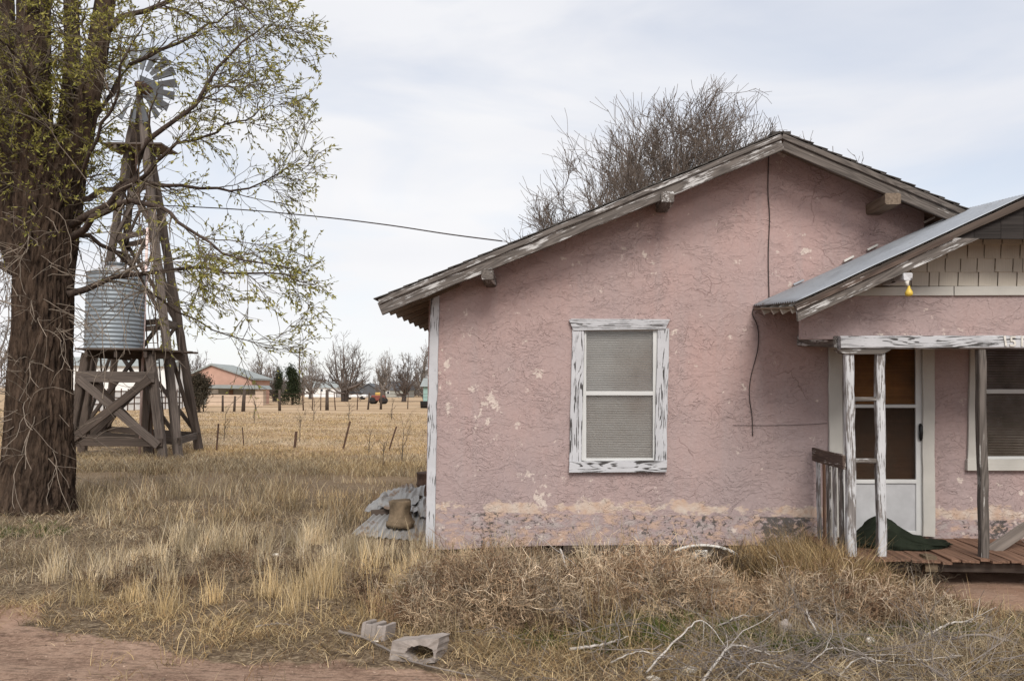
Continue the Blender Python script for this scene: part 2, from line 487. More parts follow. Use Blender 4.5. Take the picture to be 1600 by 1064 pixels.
def mesh_np(name, verts, faces_list, smooth=False, tone=None):
    """faces_list: list of (n, k) index arrays"""
    me = bpy.data.meshes.new(name)
    v = np.asarray(verts, dtype=np.float32).reshape(-1, 3)
    me.vertices.add(len(v))
    me.vertices.foreach_set('co', v.ravel())
    fl = [np.asarray(f, dtype=np.int32) for f in faces_list if len(f)]
    nl = sum(f.size for f in fl)
    npoly = sum(len(f) for f in fl)
    me.loops.add(nl)
    me.polygons.add(npoly)
    me.loops.foreach_set('vertex_index', np.concatenate([f.ravel() for f in fl]))
    tot = np.concatenate([np.full(len(f), f.shape[1], dtype=np.int32) for f in fl])
    st = np.concatenate([[0], np.cumsum(tot)[:-1]]).astype(np.int32)
    me.polygons.foreach_set('loop_start', st)
    if smooth:
        me.polygons.foreach_set('use_smooth', np.ones(npoly, dtype=bool))
    me.update(calc_edges=True)
    if tone is not None:
        ca = me.color_attributes.new('tone', 'FLOAT_COLOR', 'POINT')
        c4 = np.ones((len(v), 4), dtype=np.float32)
        c4[:, :3] = tone
        ca.data.foreach_set('color', c4.ravel())
    return me

def bm_mesh(name, bm, smooth=False):
    bmesh.ops.recalc_face_normals(bm, faces=bm.faces[:])
    me = bpy.data.meshes.new(name)
    bm.to_mesh(me)
    bm.free()
    if smooth:
        for p in me.polygons:
            p.use_smooth = True
    return me

def add_box(bm, c, size, rot=None):
    r = bmesh.ops.create_cube(bm, size=1.0)
    M = Matrix.Translation(Vector(c)) @ (rot.to_4x4() if rot else Matrix()) @ Matrix.Diagonal((*size, 1))
    bmesh.ops.transform(bm, matrix=M, verts=r['verts'])
    return r['verts']

def box_obj(name, c, size, m, parent=None, bevel=0.0):
    """a box of given size centred on world point c, its own origin there"""
    bm = bmesh.new()
    add_box(bm, (0, 0, 0), size)
    if bevel:
        bmesh.ops.bevel(bm, geom=bm.edges[:], offset=bevel, segments=1, affect='EDGES')
    o = obj(name, bm_mesh(name, bm), m)
    o.location = c
    if parent:
        attach(o, parent)
    return o

def frame(a, b, up):
    x = (b - a).normalized()
    z = (up - x * up.dot(x)).normalized()
    y = z.cross(x)
    M = Matrix((x, y, z)).transposed().to_4x4()
    M.translation = a
    return M

UP = Vector((0, 0, 1))
def board_mesh(name, L, w, t, wob=0.002, seg=0.16, taper=1.0):
    n = max(2, int(L / seg) + 1)
    n = min(n, 40)
    e = min(w, t) * 0.12
    sec = [(-t / 2 + e, -w / 2), (t / 2 - e, -w / 2), (t / 2, -w / 2 + e), (t / 2, w / 2 - e), (t / 2 - e, w / 2), (-t / 2 + e, w / 2), (-t / 2, w / 2 - e), (-t / 2, -w / 2 + e)]
    vs, fs = [], []
    for i in range(n):
        k = 1 + (taper - 1) * i / (n - 1)
        dy, dz = random.gauss(0, wob * 0.6), random.gauss(0, wob)
        for (y, z) in sec:
            vs.append((L * i / (n - 1) + (random.gauss(0, wob) if i in (0, n - 1) else 0), y * k + dy, z * k + dz + random.gauss(0, wob * 0.4)))
    for i in range(n - 1):
        for j in range(8):
            a, b = i * 8 + j, i * 8 + (j + 1) % 8
            fs.append((a, b, b + 8, a + 8))
    fs.append(tuple(range(7, -1, -1)))
    fs.append(tuple((n - 1) * 8 + j for j in range(8)))
    me = bpy.data.meshes.new(name)
    me.from_pydata(vs, [], fs)
    me.update()
    return me

def board(name, a, b, w, t, m, parent=None, up=UP, wob=0.002, taper=1.0):
    """one board from a to b: w across 'up', t the other way; its local X runs along the grain"""
    a, b = Vector(a), Vector(b)
    o = obj(name, board_mesh(name, (b - a).length, w, t, wob, taper=taper), m)
    o.matrix_basis = frame(a, b, Vector(up))
    if parent:
        attach(o, parent)
    return o

def prism(name, pts, depth, m, parent=None):
    """polygon of world points extruded by the vector depth; origin at its first point, grain along its first edge"""
    pts = [Vector(p) for p in pts]
    d = Vector(depth)
    x = (pts[1] - pts[0]).normalized()
    M = Matrix((x, -d.normalized() if abs(d.normalized().dot(x)) < 0.99 else Vector((0, -1, 0)), x.cross(-d.normalized()))).transposed().to_4x4()
    M.translation = pts[0]
    inv = M.inverted()
    bm = bmesh.new()
    f0 = [bm.verts.new(inv @ p) for p in pts]
    f1 = [bm.verts.new(inv @ (p + d)) for p in pts]
    bm.faces.new(f0)
    bm.faces.new(f1[::-1])
    n = len(pts)
    for i in range(n):
        bm.faces.new((f0[i], f0[(i + 1) % n], f1[(i + 1) % n], f1[i]))
    o = obj(name, bm_mesh(name, bm), m)
    o.matrix_basis = M
    if parent:
        attach(o, parent)
    return o

def slab(name, px, Y, thick, m, parent=None):
    """flat piece whose outline on the plane y = Y is given in photo pixels; thick goes away from the camera"""
    return prism(name, [P(x, y, Y) for x, y in px], (0, thick, 0), m, parent)

def tubes(polys, rads, k=4):
    """polys (N,P,3), rads (N,P) -> verts, faces of N k-sided tubes (open ends)"""
    polys = np.asarray(polys, dtype=np.float64)
    N, Pn, _ = polys.shape
    t = np.gradient(polys, axis=1)
    t /= np.linalg.norm(t, axis=2, keepdims=True) + 1e-9
    ref = np.where(np.abs(t[..., 2:3]) < 0.9, np.array([0, 0, 1.0]), np.array([1.0, 0, 0]))
    u = np.cross(t, ref)
    u /= np.linalg.norm(u, axis=2, keepdims=True) + 1e-9
    v = np.cross(t, u)
    ang = np.arange(k) * 2 * np.pi / k
    ring = u[:, :, None, :] * np.cos(ang)[None, None, :, None] + v[:, :, None, :] * np.sin(ang)[None, None, :, None]
    V = polys[:, :, None, :] + ring * np.asarray(rads)[:, :, None, None]
    idx = np.arange(N * Pn * k).reshape(N, Pn, k)
    a = idx[:, :-1, :]
    b = np.roll(a, -1, axis=2)
    c = idx[:, 1:, :]
    d = np.roll(c, -1, axis=2)
    Fq = np.stack([a, b, d, c], axis=-1).reshape(-1, 4)
    return V.reshape(-1, 3), Fq

def tube_obj(name, pts, rad, m, parent=None, k=8, smooth=True):
    """one tube along world points; rad a number or one per point"""
    pts = np.array([list(p) for p in pts], dtype=float)
    o0 = pts[0].copy()
    r = np.full(len(pts), rad) if np.isscalar(rad) else np.asarray(rad)
    V, Fq = tubes((pts - o0)[None], r[None], k)
    n = len(pts)
    caps = [np.array([list(range(k))[::-1]]), np.array([[(n - 1) * k + j for j in range(k)]])]
    o = obj(name, mesh_np(name, V, [Fq] + caps, smooth), m)
    o.location = o0
    if parent:
        attach(o, parent)
    return o

def smooth_line(pts, n):
    """resample a polyline of points smoothly (Catmull-Rom) to n points"""
    p = np.array([list(q) for q in pts], dtype=float)
    p = np.vstack([2 * p[0] - p[1], p, 2 * p[-1] - p[-2]])
    m = len(p) - 3
    u = np.linspace(0, m - 1e-6, n)
    i = u.astype(int)
    f = (u - i)[:, None]
    a, b, c, d = p[i], p[i + 1], p[i + 2], p[i + 3]
    return 0.5 * (2 * b + (c - a) * f + (2 * a - 5 * b + 4 * c - d) * f ** 2 + (3 * b - a - 3 * c + d) * f ** 3)

def vnoise(x, y, seed=0):
    """smooth value noise in 0..1"""
    x = np.asarray(x, dtype=float); y = np.asarray(y, dtype=float)
    xi, yi = np.floor(x).astype(np.int64), np.floor(y).astype(np.int64)
    fx, fy = x - xi, y - yi
    fx = fx * fx * (3 - 2 * fx); fy = fy * fy * (3 - 2 * fy)
    def h(a, b):
        n = (a * 374761393 + b * 668265263 + seed * 974711) & 0x7fffffff
        n = ((n ^ (n >> 13)) * 1274126177) & 0x7fffffff
        return ((n ^ (n >> 16)) & 0xffff) / 65535.0
    return (h(xi, yi) * (1 - fx) + h(xi + 1, yi) * fx) * (1 - fy) + (h(xi, yi + 1) * (1 - fx) + h(xi + 1, yi + 1) * fx) * fy

def fbm(x, y, seed=0, o=4):
    t, a, n = 0, 0.5, 0
    for i in range(o):
        t = t + a * vnoise(np.asarray(x) * 2 ** i, np.asarray(y) * 2 ** i, seed + i)
        n += a
        a *= 0.5
    return t / n

# ------------------------------------------------------------------ ground
RA, RB = G(0, 982), G(740, 1064)          # edge of the dirt track
def road_d(x, y):
    """metres on the house side of the track's edge (negative: on the track)"""
    ex, ey = RB.x - RA.x, RB.y - RA.y
    l = math.hypot(ex, ey)
    d = (-(x - RA.x) * ey + (y - RA.y) * ex) / l
    return d + (fbm(np.asarray(x) * 0.9, np.asarray(y) * 0.9, 5) - 0.5) * 0.7
PATHC = G(1590, 915)
def path_m(x, y):
    """1 on the bare earth before the porch steps"""
    d = np.sqrt(((np.asarray(x) - PATHC.x) / 1.15) ** 2 + ((np.asarray(y) - PATHC.y) / 0.85) ** 2)
    d = d + (fbm(np.asarray(x) * 2.0, np.asarray(y) * 2.0, 9) - 0.5) * 0.6
    return np.clip((1.15 - d) / 0.3, 0, 1)
def gz(x, y):
    x = np.asarray(x, dtype=float); y = np.asarray(y, dtype=float)
    fade = np.clip(1 - (np.abs(y - 9) - 6) / 12, 0, 1) * np.clip(1 - (np.abs(x) - 8) / 8, 0, 1)
    n = (fbm(x * 0.55, y * 0.55, 21) - 0.5) * 0.10 + (fbm(x * 3, y * 3, 22) - 0.5) * 0.045
    rd = np.clip(road_d(x, y) / 0.5, 0, 1)
    ruts = 0.018 * np.sin((x * 0.25 + y * 3.1) * 2.2) * (1 - rd)
    far = np.clip((y - 30) / 60, 0, 1)
    return (n * (0.25 + 0.75 * rd) * (1 - 0.6 * path_m(x, y)) + ruts - 0.03 * (1 - rd)) * fade + 0 * far

def axis(lo_far, lo, hi, hi_far, step, grow=1.22):
    a = list(np.arange(lo, hi, step))
    st, v = step, hi
    while v < hi_far:
        a.append(v); st *= grow; v += st
    a.append(hi_far)
    st, v = step, lo - step
    b = []
    while v > lo_far:
        b.append(v); st *= grow; v -= st
    b.append(lo_far)
    return np.array(b[::-1] + a)
gx = axis(-1500, -9, 9, 1500, 0.075)
gy = axis(-300, 3.6, 16, 2500, 0.075)
X, Yg = np.meshgrid(gx, gy)
Z = gz(X, Yg)
nx, ny = len(gx), len(gy)
idx = np.arange(nx * ny).reshape(ny, nx)
Fg = np.stack([idx[:-1, :-1], idx[:-1, 1:], idx[1:, 1:], idx[1:, :-1]], axis=-1).reshape(-1, 4)
me = mesh_np('ground', np.stack([X, Yg, Z], axis=-1), [Fg], True)
dirt = np.clip(1 - (road_d(X, Yg) + 0.05) / 0.28, 0, 1)
bare = np.clip(np.maximum(path_m(X, Yg), np.clip((fbm(X * 0.8, Yg * 0.8, 31) - 0.62) * 8, 0, 1) * np.clip((9 - Yg) / 2, 0, 1) * 0.6), 0, 1)
ca = me.color_attributes.new('zone', 'FLOAT_COLOR', 'POINT')
c4 = np.zeros((nx * ny, 4), dtype=np.float32)
c4[:, 0] = dirt.ravel(); c4[:, 1] = bare.ravel(); c4[:, 3] = 1
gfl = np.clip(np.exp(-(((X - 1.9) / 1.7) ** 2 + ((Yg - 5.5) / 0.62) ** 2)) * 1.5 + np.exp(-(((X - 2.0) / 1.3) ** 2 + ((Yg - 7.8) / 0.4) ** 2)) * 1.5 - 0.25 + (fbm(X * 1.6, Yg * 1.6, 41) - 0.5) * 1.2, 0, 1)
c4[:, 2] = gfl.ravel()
ca.data.foreach_set('color', c4.ravel())
GM = Mt('yard_earth', rough=0.95, spec=0.08)
o_ = GM.obj(False)
zx = GM.n('ShaderNodeSeparateColor'); GM.put(zx.inputs[0], GM.attr('zone'))
n_big = GM.noise(o_, 0.35, 5, 0.6)
n_mid = GM.noise(o_, 3.0, 6, 0.65)
n_fine = GM.noise(o_, 38, 5, 0.7)
litter = GM.ramp(GM.noise(GM.map(o_, (16, 30, 16)), 1.0, 6, 0.7, 1.2), (0.36, (0.045, 0.031, 0.022, 1)), (0.52, (0.15, 0.108, 0.07, 1)), (0.70, (0.40, 0.32, 0.22, 1)))
yq = GM.sep(o_)[1]
field = GM.ramp(GM.math('ADD', GM.math('MULTIPLY', GM.noise(GM.map(o_, (0.05, 0.25, 1)), 1.0, 6, 0.6), 0.55), GM.math('MULTIPLY', GM.noise(GM.map(o_, (1.2, 2.6, 1)), 1.0, 6, 0.7), 0.45)), (0.36, (0.30, 0.205, 0.12, 1)), (0.5, (0.42, 0.30, 0.19, 1)), (0.64, (0.52, 0.40, 0.275, 1)))
lit = GM.mix(GM.ramp(yq, (0.0, 0.0), (1.0, 1.0)), litter, field)
fd = GM.n('ShaderNodeMapRange'); fd.inputs['From Min'].default_value = 13; fd.inputs['From Max'].default_value = 24
GM.put(fd.inputs['Value'], yq)
lit = GM.mix(fd.outputs[0], litter, field)
dc = GM.ramp(GM.math('ADD', GM.math('MULTIPLY', n_mid, 0.5), GM.math('MULTIPLY', n_fine, 0.5)), (0.36, (0.14, 0.085, 0.062, 1)), (0.5, (0.30, 0.20, 0.145, 1)), (0.66, (0.40, 0.28, 0.21, 1)))
dk = GM.ramp(GM.noise(GM.map(o_, (7, 26, 1)), 1.0, 4, 0.6), (0.36, 0.55), (0.5, 1.0))
dc = GM.mix(1.0, dc, dk, 'MULTIPLY')
dm = GM.math('ADD', zx.outputs[0], GM.math('MULTIPLY', GM.math('SUBTRACT', n_mid, 0.5), 0.9))
lit = GM.mix(GM.ramp(dm, (0.40, 0.0), (0.55, 1.0)), lit, dc)
bc = GM.ramp(n_mid, (0.3, (0.27, 0.165, 0.115, 1)), (0.7, (0.40, 0.27, 0.20, 1)))
bmk = GM.math('ADD', zx.outputs[1], GM.math('MULTIPLY', GM.math('SUBTRACT', n_mid, 0.5), 0.7))
lit = GM.mix(GM.ramp(bmk, (0.42, 0.0), (0.6, 1.0)), lit, bc)
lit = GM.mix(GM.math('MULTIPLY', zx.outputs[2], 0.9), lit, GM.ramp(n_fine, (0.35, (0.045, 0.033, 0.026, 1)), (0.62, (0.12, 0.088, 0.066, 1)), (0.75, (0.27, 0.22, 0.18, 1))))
GM.base(lit)
GM.bump(GM.math('ADD', GM.math('MULTIPLY', n_fine, 0.5), GM.noise(GM.map(o_, (8, 14, 8)), 1.0, 6, 0.7)), 0.8, 0.03)
ground = struct(obj('ground', me, GM.m))

def gp(px, py):
    """point on the uneven ground near photo pixel"""
    p = G(px, py)
    p.z = float(gz(p.x, p.y))
    return p

# ------------------------------------------------------------------ the pink house
W = 8.9                       # wall plane
YR = W - 0.45                 # main rake plane
YH = 7.946                    # porch header plane
YP = 7.54                     # porch rake plane
house = empty('pink_house', P(680, 862, W), 'old pink stucco house with peeling white trim and a sagging front porch', 'house')

def wall_mesh(name, outer, holes, depth):
    bm = bmesh.new()
    for loop in [outer] + holes:
        vs = [bm.verts.new(p) for p in loop]
        for i in range(len(vs)):
            bm.edges.new((vs[i], vs[(i + 1) % len(vs)]))
    bmesh.ops.triangle_fill(bm, use_beauty=True, use_dissolve=False, edges=bm.edges[:])
    r = bmesh.ops.extrude_face_region(bm, geom=bm.faces[:])
    bmesh.ops.translate(bm, vec=depth, verts=[g for g in r['geom'] if isinstance(g, bmesh.types.BMVert)])
    return bm_mesh(name, bm)

q = lambda *pts: [P(x, y, W) for x, y in pts]
front = obj('front_wall', wall_mesh('front_wall', q((676, 859), (684, 440), (1222, 214), (1444, 309), (1444, 430), (1800, 430), (1800, 845), (1300, 853), (1000, 851), (860, 852)),
    [q((908, 512), (1027, 512), (1025, 722), (905, 722)), q((1316, 535), (1441, 535), (1441, 840), (1318, 840)), q((1530, 535), (1690, 535), (1690, 722), (1532, 722))], (0, 0.14, 0)), STUCCO, house)
XL = P(682, 650, W).x
XR = P(1800, 650, W).x
ZE = P(684, 452, W).z
# the other walls close the house
def plain_wall(name, a, b, z1, m=STUCCO, t=0.14):
    a, b = Vector(a), Vector(b)
    d = (b - a).normalized()
    nrm = Vector((-d.y, d.x, 0)) * t
    return obj(name, wall_mesh(name, [a, b, b + Vector((0, 0, z1)), a + Vector((0, 0, z1))], [], nrm), m, house)
plain_wall('side_wall', (XL, W + 8.0, 0), (XL, W + 0.141, 0), ZE + 0.1, t=-0.12)
plain_wall('side_wall', (XR, W + 0.141, 0), (XR, W + 8.0, 0), ZE + 0.1, t=-0.12)
plain_wall('rear_wall', (XL, W + 8.0, 0), (XR, W + 8.0, 0), ZE + 0.1)
wing = obj('wing_wall', wall_mesh('wing_wall', [P(1380, 420, W + 0.5), P(1380, 320, W + 0.5), P(1560, 330, W + 0.5), P(1560, 420, W + 0.5)], [], (0, 0.1, 0)), STUCCO, house)

# main roof
roof = bpy.data.objects.new('roof', None); COL.objects.link(roof); roof.location = P(1221, 203, YR); attach(roof, house)
AP = P(1221, 204, YR); LE = P(588, 464, YR); RE = P(1540, 337, YR)
YB = W + 8.6
NC = 27
for side, E in ((-1, LE), (1, RE)):
    nc = NC if side < 0 else 14
    v = E - AP
    L_ = v.length
    dirv = v.normalized()
    nrm = Vector((-dirv.z, 0, dirv.x)) if dirv.x > 0 else Vector((dirv.z, 0, -dirv.x))
    if nrm.z < 0: nrm = -nrm
    # roof deck under the shingles
    d0 = AP - nrm * 0.028; d1 = E - dirv * 0.02 - nrm * 0.028
    prism('roof_deck', [d0, d1, d1 - nrm * 0.02, d0 - nrm * 0.02], (0, YB - YR - 0.03, 0), SOFFIT, roof).matrix_basis.translation.y += 0.03
    for k in range(nc):
        t0, t1 = L_ * k / nc - 0.02, L_ * (k + 1) / nc + 0.035
        lift0, lift1 = 0.0, (0.020 if side > 0 else 0.010)
        off = random.uniform(-0.022, 0.006) if side > 0 else random.uniform(-0.006, 0.0)
        p0 = AP + dirv * t0 - nrm * (0.026 - 0.004); p1 = AP + dirv * t1 - nrm * (0.026 - 0.004 - lift1)
        pr = prism('shingle_course', [p0, p1, p1 + nrm * 0.010, p0 + nrm * 0.010], (0, YB - YR, 0), ROOFM, roof)
        pr.matrix_basis.translation.y += off
# ridge cap
board('ridge_cap', AP + Vector((0, 0.02, -0.022)), Vector((AP.x, YB, AP.z - 0.022)), 0.03, 0.20, ROOFM, roof)
# rear gable
obj('gable_end', wall_mesh('gable_end', [Vector((XL, W + 8.0, ZE)), Vector((AP.x, W + 8.0, AP.z - 0.1)), Vector((RE.x, W + 8.0, ZE))], [], (0, 0.1, 0)), STUCCO, house)

def rake(px_a, px_b, off_px, h_px, Y, m, parent, t=0.038, name='fascia_board'):
    """board along the line px_a-px_b, its centre off_px below that line, h_px tall (photo px)"""
    a, b = P(px_a[0], px_a[1] + off_px, Y), P(px_b[0], px_b[1] + off_px, Y)
    mpx = Y / F
    hh = h_px * mpx * math.cos(math.atan2(abs(b.z - a.z), abs(b.x - a.x)))
    return board(name, a, b, hh, t, m, parent)
rake((594, 461.5), (1221, 204), 21, 22.5, YR - 0.02, GREYWORN, roof)
rake((592, 462), (1221, 204), 9.5, 8.5, YR - 0.045, GREYWORN, roof, 0.03, 'rake_trim')
rake((1222.5, 204), (1560, 345), 21, 23, YR - 0.02, GREYFEW, roof)
rake((1222.5, 204), (1560, 345), 9.5, 9, YR - 0.045, GREYFEW, roof, 0.03, 'rake_trim')
# rafter tails under the left eave
sl = (AP - LE).normalized()
for k in range(18):
    y = YR + 0.40 * (k + 1)
    a = Vector((LE.x, y, LE.z)) + sl * 0.06 - Vector((0, 0, 0.125))
    b = a + sl * 0.80
    board('rafter_tail', a, b, 0.105, 0.042, SOFFIT, roof)
# lookouts carrying the rake
for (x, y, wd, ht) in ((761, 430, 19, 16), (1044, 308, 20, 17), (1396, 311, 24, 18)):
    c = P(x, y, YR - 0.07)
    mpx = YR / F
    board('lookout', c, c + Vector((0, W - YR + 0.12, 0)), ht * mpx, wd * mpx, GREYWORN if x < 1300 else SOFFIT, roof, wob=0.004)
# corner board
board('corner_board', P(672.5, 856, W - 0.014), P(679.5, 462, W - 0.014), 0.095, 0.03, WHITEWORN, house, up=(1, 0, 0), wob=0.003)
board('corner_board', P(668.5, 856, W + 0.055), P(676, 466, W + 0.055), 0.11, 0.024, WHITEWORN, house, up=(0, 1, 0), wob=0.003)
prism('corner_pier', [P(668, 884, W - 0.03), P(684, 884, W - 0.03), P(683, 851, W - 0.03), P(667, 851, W - 0.03)], (0, 0.16, 0), RUSTM, house)

# front window
def window(name, casing_m, cas, frame_px, mid_y, blind_m, sillpx, headpx, gl, slat_px=3.6, right_cut=None, slat_tilt=50, parent=house):
    """cas: (xl0, xl1, xr0, xr1, ytop, ybot) of the side casings; frame_px: (x0, x1, y0, y1) of the sash opening"""
    wn = bpy.data.objects.new(name, None); COL.objects.link(wn); wn.location = P((cas[0] + cas[3]) / 2, cas[5], W); attach(wn, parent)
    xl0, xl1, xr0, xr1, yt, yb = cas
    mpx = W / F
    for (x0, x1) in ((xl0, xl1), (xr0, xr1)):
        xm = (x0 + x1) / 2
        board('casing', P(xm - 2.5, yb, W - 0.018), P(xm + 2.5, yt, W - 0.018), (x1 - x0) * mpx, 0.03, casing_m, wn, up=(1, 0, 0))
    if headpx:
        slab('head_casing', headpx, W - 0.045, 0.045, casing_m, wn)
    slab('sill', sillpx, W - 0.055, 0.055, casing_m, wn)
    x0, x1, y0, y1 = frame_px
    Yf = W + 0.012
    for a, b, hz in (((x0, y1), (x0, y0), 0), ((x1, y1), (x1, y0), 0), ((x0, y0), (x1, y0), 1), ((x0, y1), (x1, y1), 1), ((x0, mid_y), (x1, mid_y), 1)):
        board('sash_bar', P(a[0], a[1], Yf), P(b[0], b[1], Yf), (6.5 if hz else 8) * mpx, 0.03 if not hz else 0.026, ALUM, wn, up=(0, 0, 1) if hz else (1, 0, 0), wob=0.0005)
    for (ya, yb2) in ((y0, mid_y), (mid_y, y1)):
        slab('pane', [(x0, ya + 2), (x1, ya + 2), (x1, yb2 - 2), (x0, yb2 - 2)], Yf + 0.012, 0.004, gl, wn)
    ns = int((y1 - y0) / slat_px)
    a, b = P(x0 - 4, y0, Yf + 0.07), P(x1 + 4, y0, Yf + 0.07)
    c = P(x0 - 4, y1, Yf + 0.07)
    step = (a.z - c.z) / ns
    Ls = (b - a).length
    bm = bmesh.new()
    add_box(bm, (Ls / 2, 0, 0), (Ls, 0.027, 0.0012))
    sm = bm_mesh('slat', bm)
    for i in range(ns):
        o = obj('slat', sm, blind_m)
        o.location = (a.x, Yf + 0.075, a.z - step * (i + 0.5))
        o.rotation_euler = (R(slat_tilt) + random.gauss(0, 0.03), random.gauss(0, 0.0015), 0)
        attach(o, wn)
    return wn
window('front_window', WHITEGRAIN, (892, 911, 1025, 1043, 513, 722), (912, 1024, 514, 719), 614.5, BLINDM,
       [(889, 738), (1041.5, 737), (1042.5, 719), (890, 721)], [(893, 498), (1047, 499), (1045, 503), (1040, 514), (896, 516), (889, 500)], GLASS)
window('porch_window', CREAM, (1514, 1529, 1692, 1708, 530, 718), (1534, 1688, 538, 716), 611.5, BLINDM2,
       [(1512, 735), (1712, 735), (1712, 717), (1512, 718)], None, SCREEN, slat_px=4.0)

# door
door = bpy.data.objects.new('screen_door', None); COL.objects.link(door); door.location = P(1380, 838, W); attach(door, house)
mp_ = W / F
board('casing', P(1306, 843, W - 0.02), P(1305, 530, W - 0.02), 20 * mp_, 0.035, CREAM, door, up=(1, 0, 0))
board('casing', P(1451, 838, W - 0.02), P(1450, 530, W - 0.02), 18 * mp_, 0.035, CREAM, door, up=(1, 0, 0))
Yd = W + 0.015
board('stile', P(1324, 838, Yd), P(1323, 536, Yd), 13 * mp_, 0.03, ALUM, door, up=(1, 0, 0), wob=0.0006)
board('stile', P(1437, 838, Yd), P(1436, 536, Yd), 12 * mp_, 0.03, ALUM, door, up=(1, 0, 0), wob=0.0006)
for y, h in ((634.5, 5), (752, 6), (833, 7), (540, 8)):
    board('rail', P(1329, y, Yd), P(1432, y, Yd), h * mp_, 0.028, ALUM, door, wob=0.0006)
slab('kick_panel', [(1328, 753), (1433, 753), (1433, 832), (1328, 832)], Yd + 0.002, 0.012, DIRTYALUM, door)
for i, (ya, yb) in enumerate(((543, 633), (637, 750))):
    slab('pane', [(1328, ya), (1433, ya), (1433, yb), (1328, yb)], Yd + 0.004, 0.004, SCREEN, door)
slab('inner_door', [(1320, 636), (1440, 636), (1440, 836), (1320, 836)], Yd + 0.06, 0.03, INDOORLO, door)
slab('door_curtain', [(1320, 537), (1440, 537), (1440, 635), (1320, 635)], Yd + 0.06, 0.03, INDOORUP, door)
hp = P(1438, 675, Yd - 0.03)
ho = tube_obj('door_handle', [hp + Vector((0, 0, -0.085)), hp + Vector((0, -0.012, -0.06)), hp + Vector((0, -0.02, 0)), hp + Vector((0, -0.012, 0.06)), hp + Vector((0, 0, 0.085))], [0.010, 0.018, 0.020, 0.018, 0.010], BLACKM, door)

# porch roof
pr_ = bpy.data.objects.new('porch_roof', None); COL.objects.link(pr_); pr_.location = P(1605, 303, YP); attach(pr_, house)
FE, FR = P(1243, 471, YP), P(1605, 304, YP)
BE = P(1177, 477, W - 0.01)
rx = FR.x
d_ = ray(1509, 327)
BR = CAM + d_ * (rx / d_.x)
nu, nv = 24, 156
us = np.linspace(0, 1, nu); vs_ = np.linspace(0, 1, nv)
A_, B_, C_, D_ = (np.array(list(p)) for p in (FE, FR, BR, BE))
for nm, mirror in (('tin_roofing', False), ('tin_roofing', True)):
    A2, B2, C2, D2 = A_.copy(), B_.copy(), C_.copy(), D_.copy()
    if mirror:
        A2[0] = 2 * rx - A2[0]; D2[0] = 2 * rx - D2[0]
    U, Vv = np.meshgrid(us, vs_)
    f = (A2[None, None] * ((1 - U) * (1 - Vv))[..., None] + B2 * (U * (1 - Vv))[..., None] + C2 * (U * Vv)[..., None] + D2 * ((1 - U) * Vv)[..., None])
    f[..., 2] += 0.009 * np.sin(Vv * 1.36 / 0.068 * 2 * np.pi) + 0.004 * (vnoise(U * 6, Vv * 5, 3) - 0.5) * 2
    fb = f.copy(); fb[..., 2] -= 0.004
    V_ = np.concatenate([f.reshape(-1, 3), fb.reshape(-1, 3)])
    ix = np.arange(nu * nv).reshape(nv, nu)
    q1 = np.stack([ix[:-1, :-1], ix[:-1, 1:], ix[1:, 1:], ix[1:, :-1]], -1).reshape(-1, 4)
    q2 = q1[:, ::-1] + nu * nv
    rim = []
    for e in (ix[0, :], ix[-1, ::-1], ix[::-1, 0], ix[:, -1]):
        rim.append(np.stack([e[:-1], e[:-1] + nu * nv, e[1:] + nu * nv, e[1:]], -1))
    o = obj(nm, mesh_np(nm, V_ - A_, [q1, q2] + rim, False), ZINC)
    o.location = FE
    attach(o, pr_)
# flashing where the tin meets the wall: bent strip with turned-up scraps
for k in range(7):
    t = 0.06 + 0.13 * k + random.uniform(-0.02, 0.02)
    a = BE.lerp(Vector((BR.x, W, P(1505, 328, W).z)), t) + Vector((0, -0.03, 0.012))
    b = BE.lerp(Vector((BR.x, W, P(1505, 328, W).z)), t + 0.05) + Vector((0, -0.03, 0.012))
    if k in (1, 3, 4, 6):
        board('flashing', a, b, 0.022, 0.03, ENAMEL if k in (3, 4, 6) else ZINC, pr_)
# framing of the porch roof
slp = (FR - FE).normalized()
for k, t in enumerate((0.14, 0.36, 0.58, 0.80)):
    e = FE.lerp(BE, t)
    a = e + slp * 0.02 - Vector((0, 0, 0.075))
    board('rafter_tail', a, a + slp * 2.2, 0.085, 0.035, CREAM, pr_)
for k in range(10):
    e0 = FE.lerp(FR, (k + 0.3) / 10) - Vector((0, -0.06, 0.075)); e1 = BE.lerp(BR, (k + 0.3) / 10) - Vector((0, 0.05, 0.075))
    board('purlin', e0, e1, 0.018, 0.14, SOFFIT, pr_)
def fe(px): return 471 + (px - 1243) * (304 - 471) / (1605 - 1243)
rake((1243, 472), (1605, 305), 10, 12, YP - 0.004, DARKWOOD, pr_, 0.04, 'rake_trim')
a = P(1246, 491, YP - 0.03); b = P(1533, 362, YP - 0.03)
slab('fascia_board', [(1247, 502), (1531, 372.5), (1490, 372), (1246, 484)], YP - 0.03, 0.04, GREYWORN, pr_)
slab('rake_lip', [(1246, 485.5), (1490, 373.5), (1488, 367), (1245, 480)], YP - 0.05, 0.055, BROWNBOARD, pr_)
mir = lambda pts: [(2 * 1605 - x, y) for x, y in pts]
slab('fascia_board', mir([(1247, 502), (1531, 372.5), (1520, 358), (1245, 484)])[::-1], YP - 0.03, 0.04, GREYWORN, pr_)
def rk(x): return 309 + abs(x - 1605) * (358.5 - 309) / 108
x = 1486
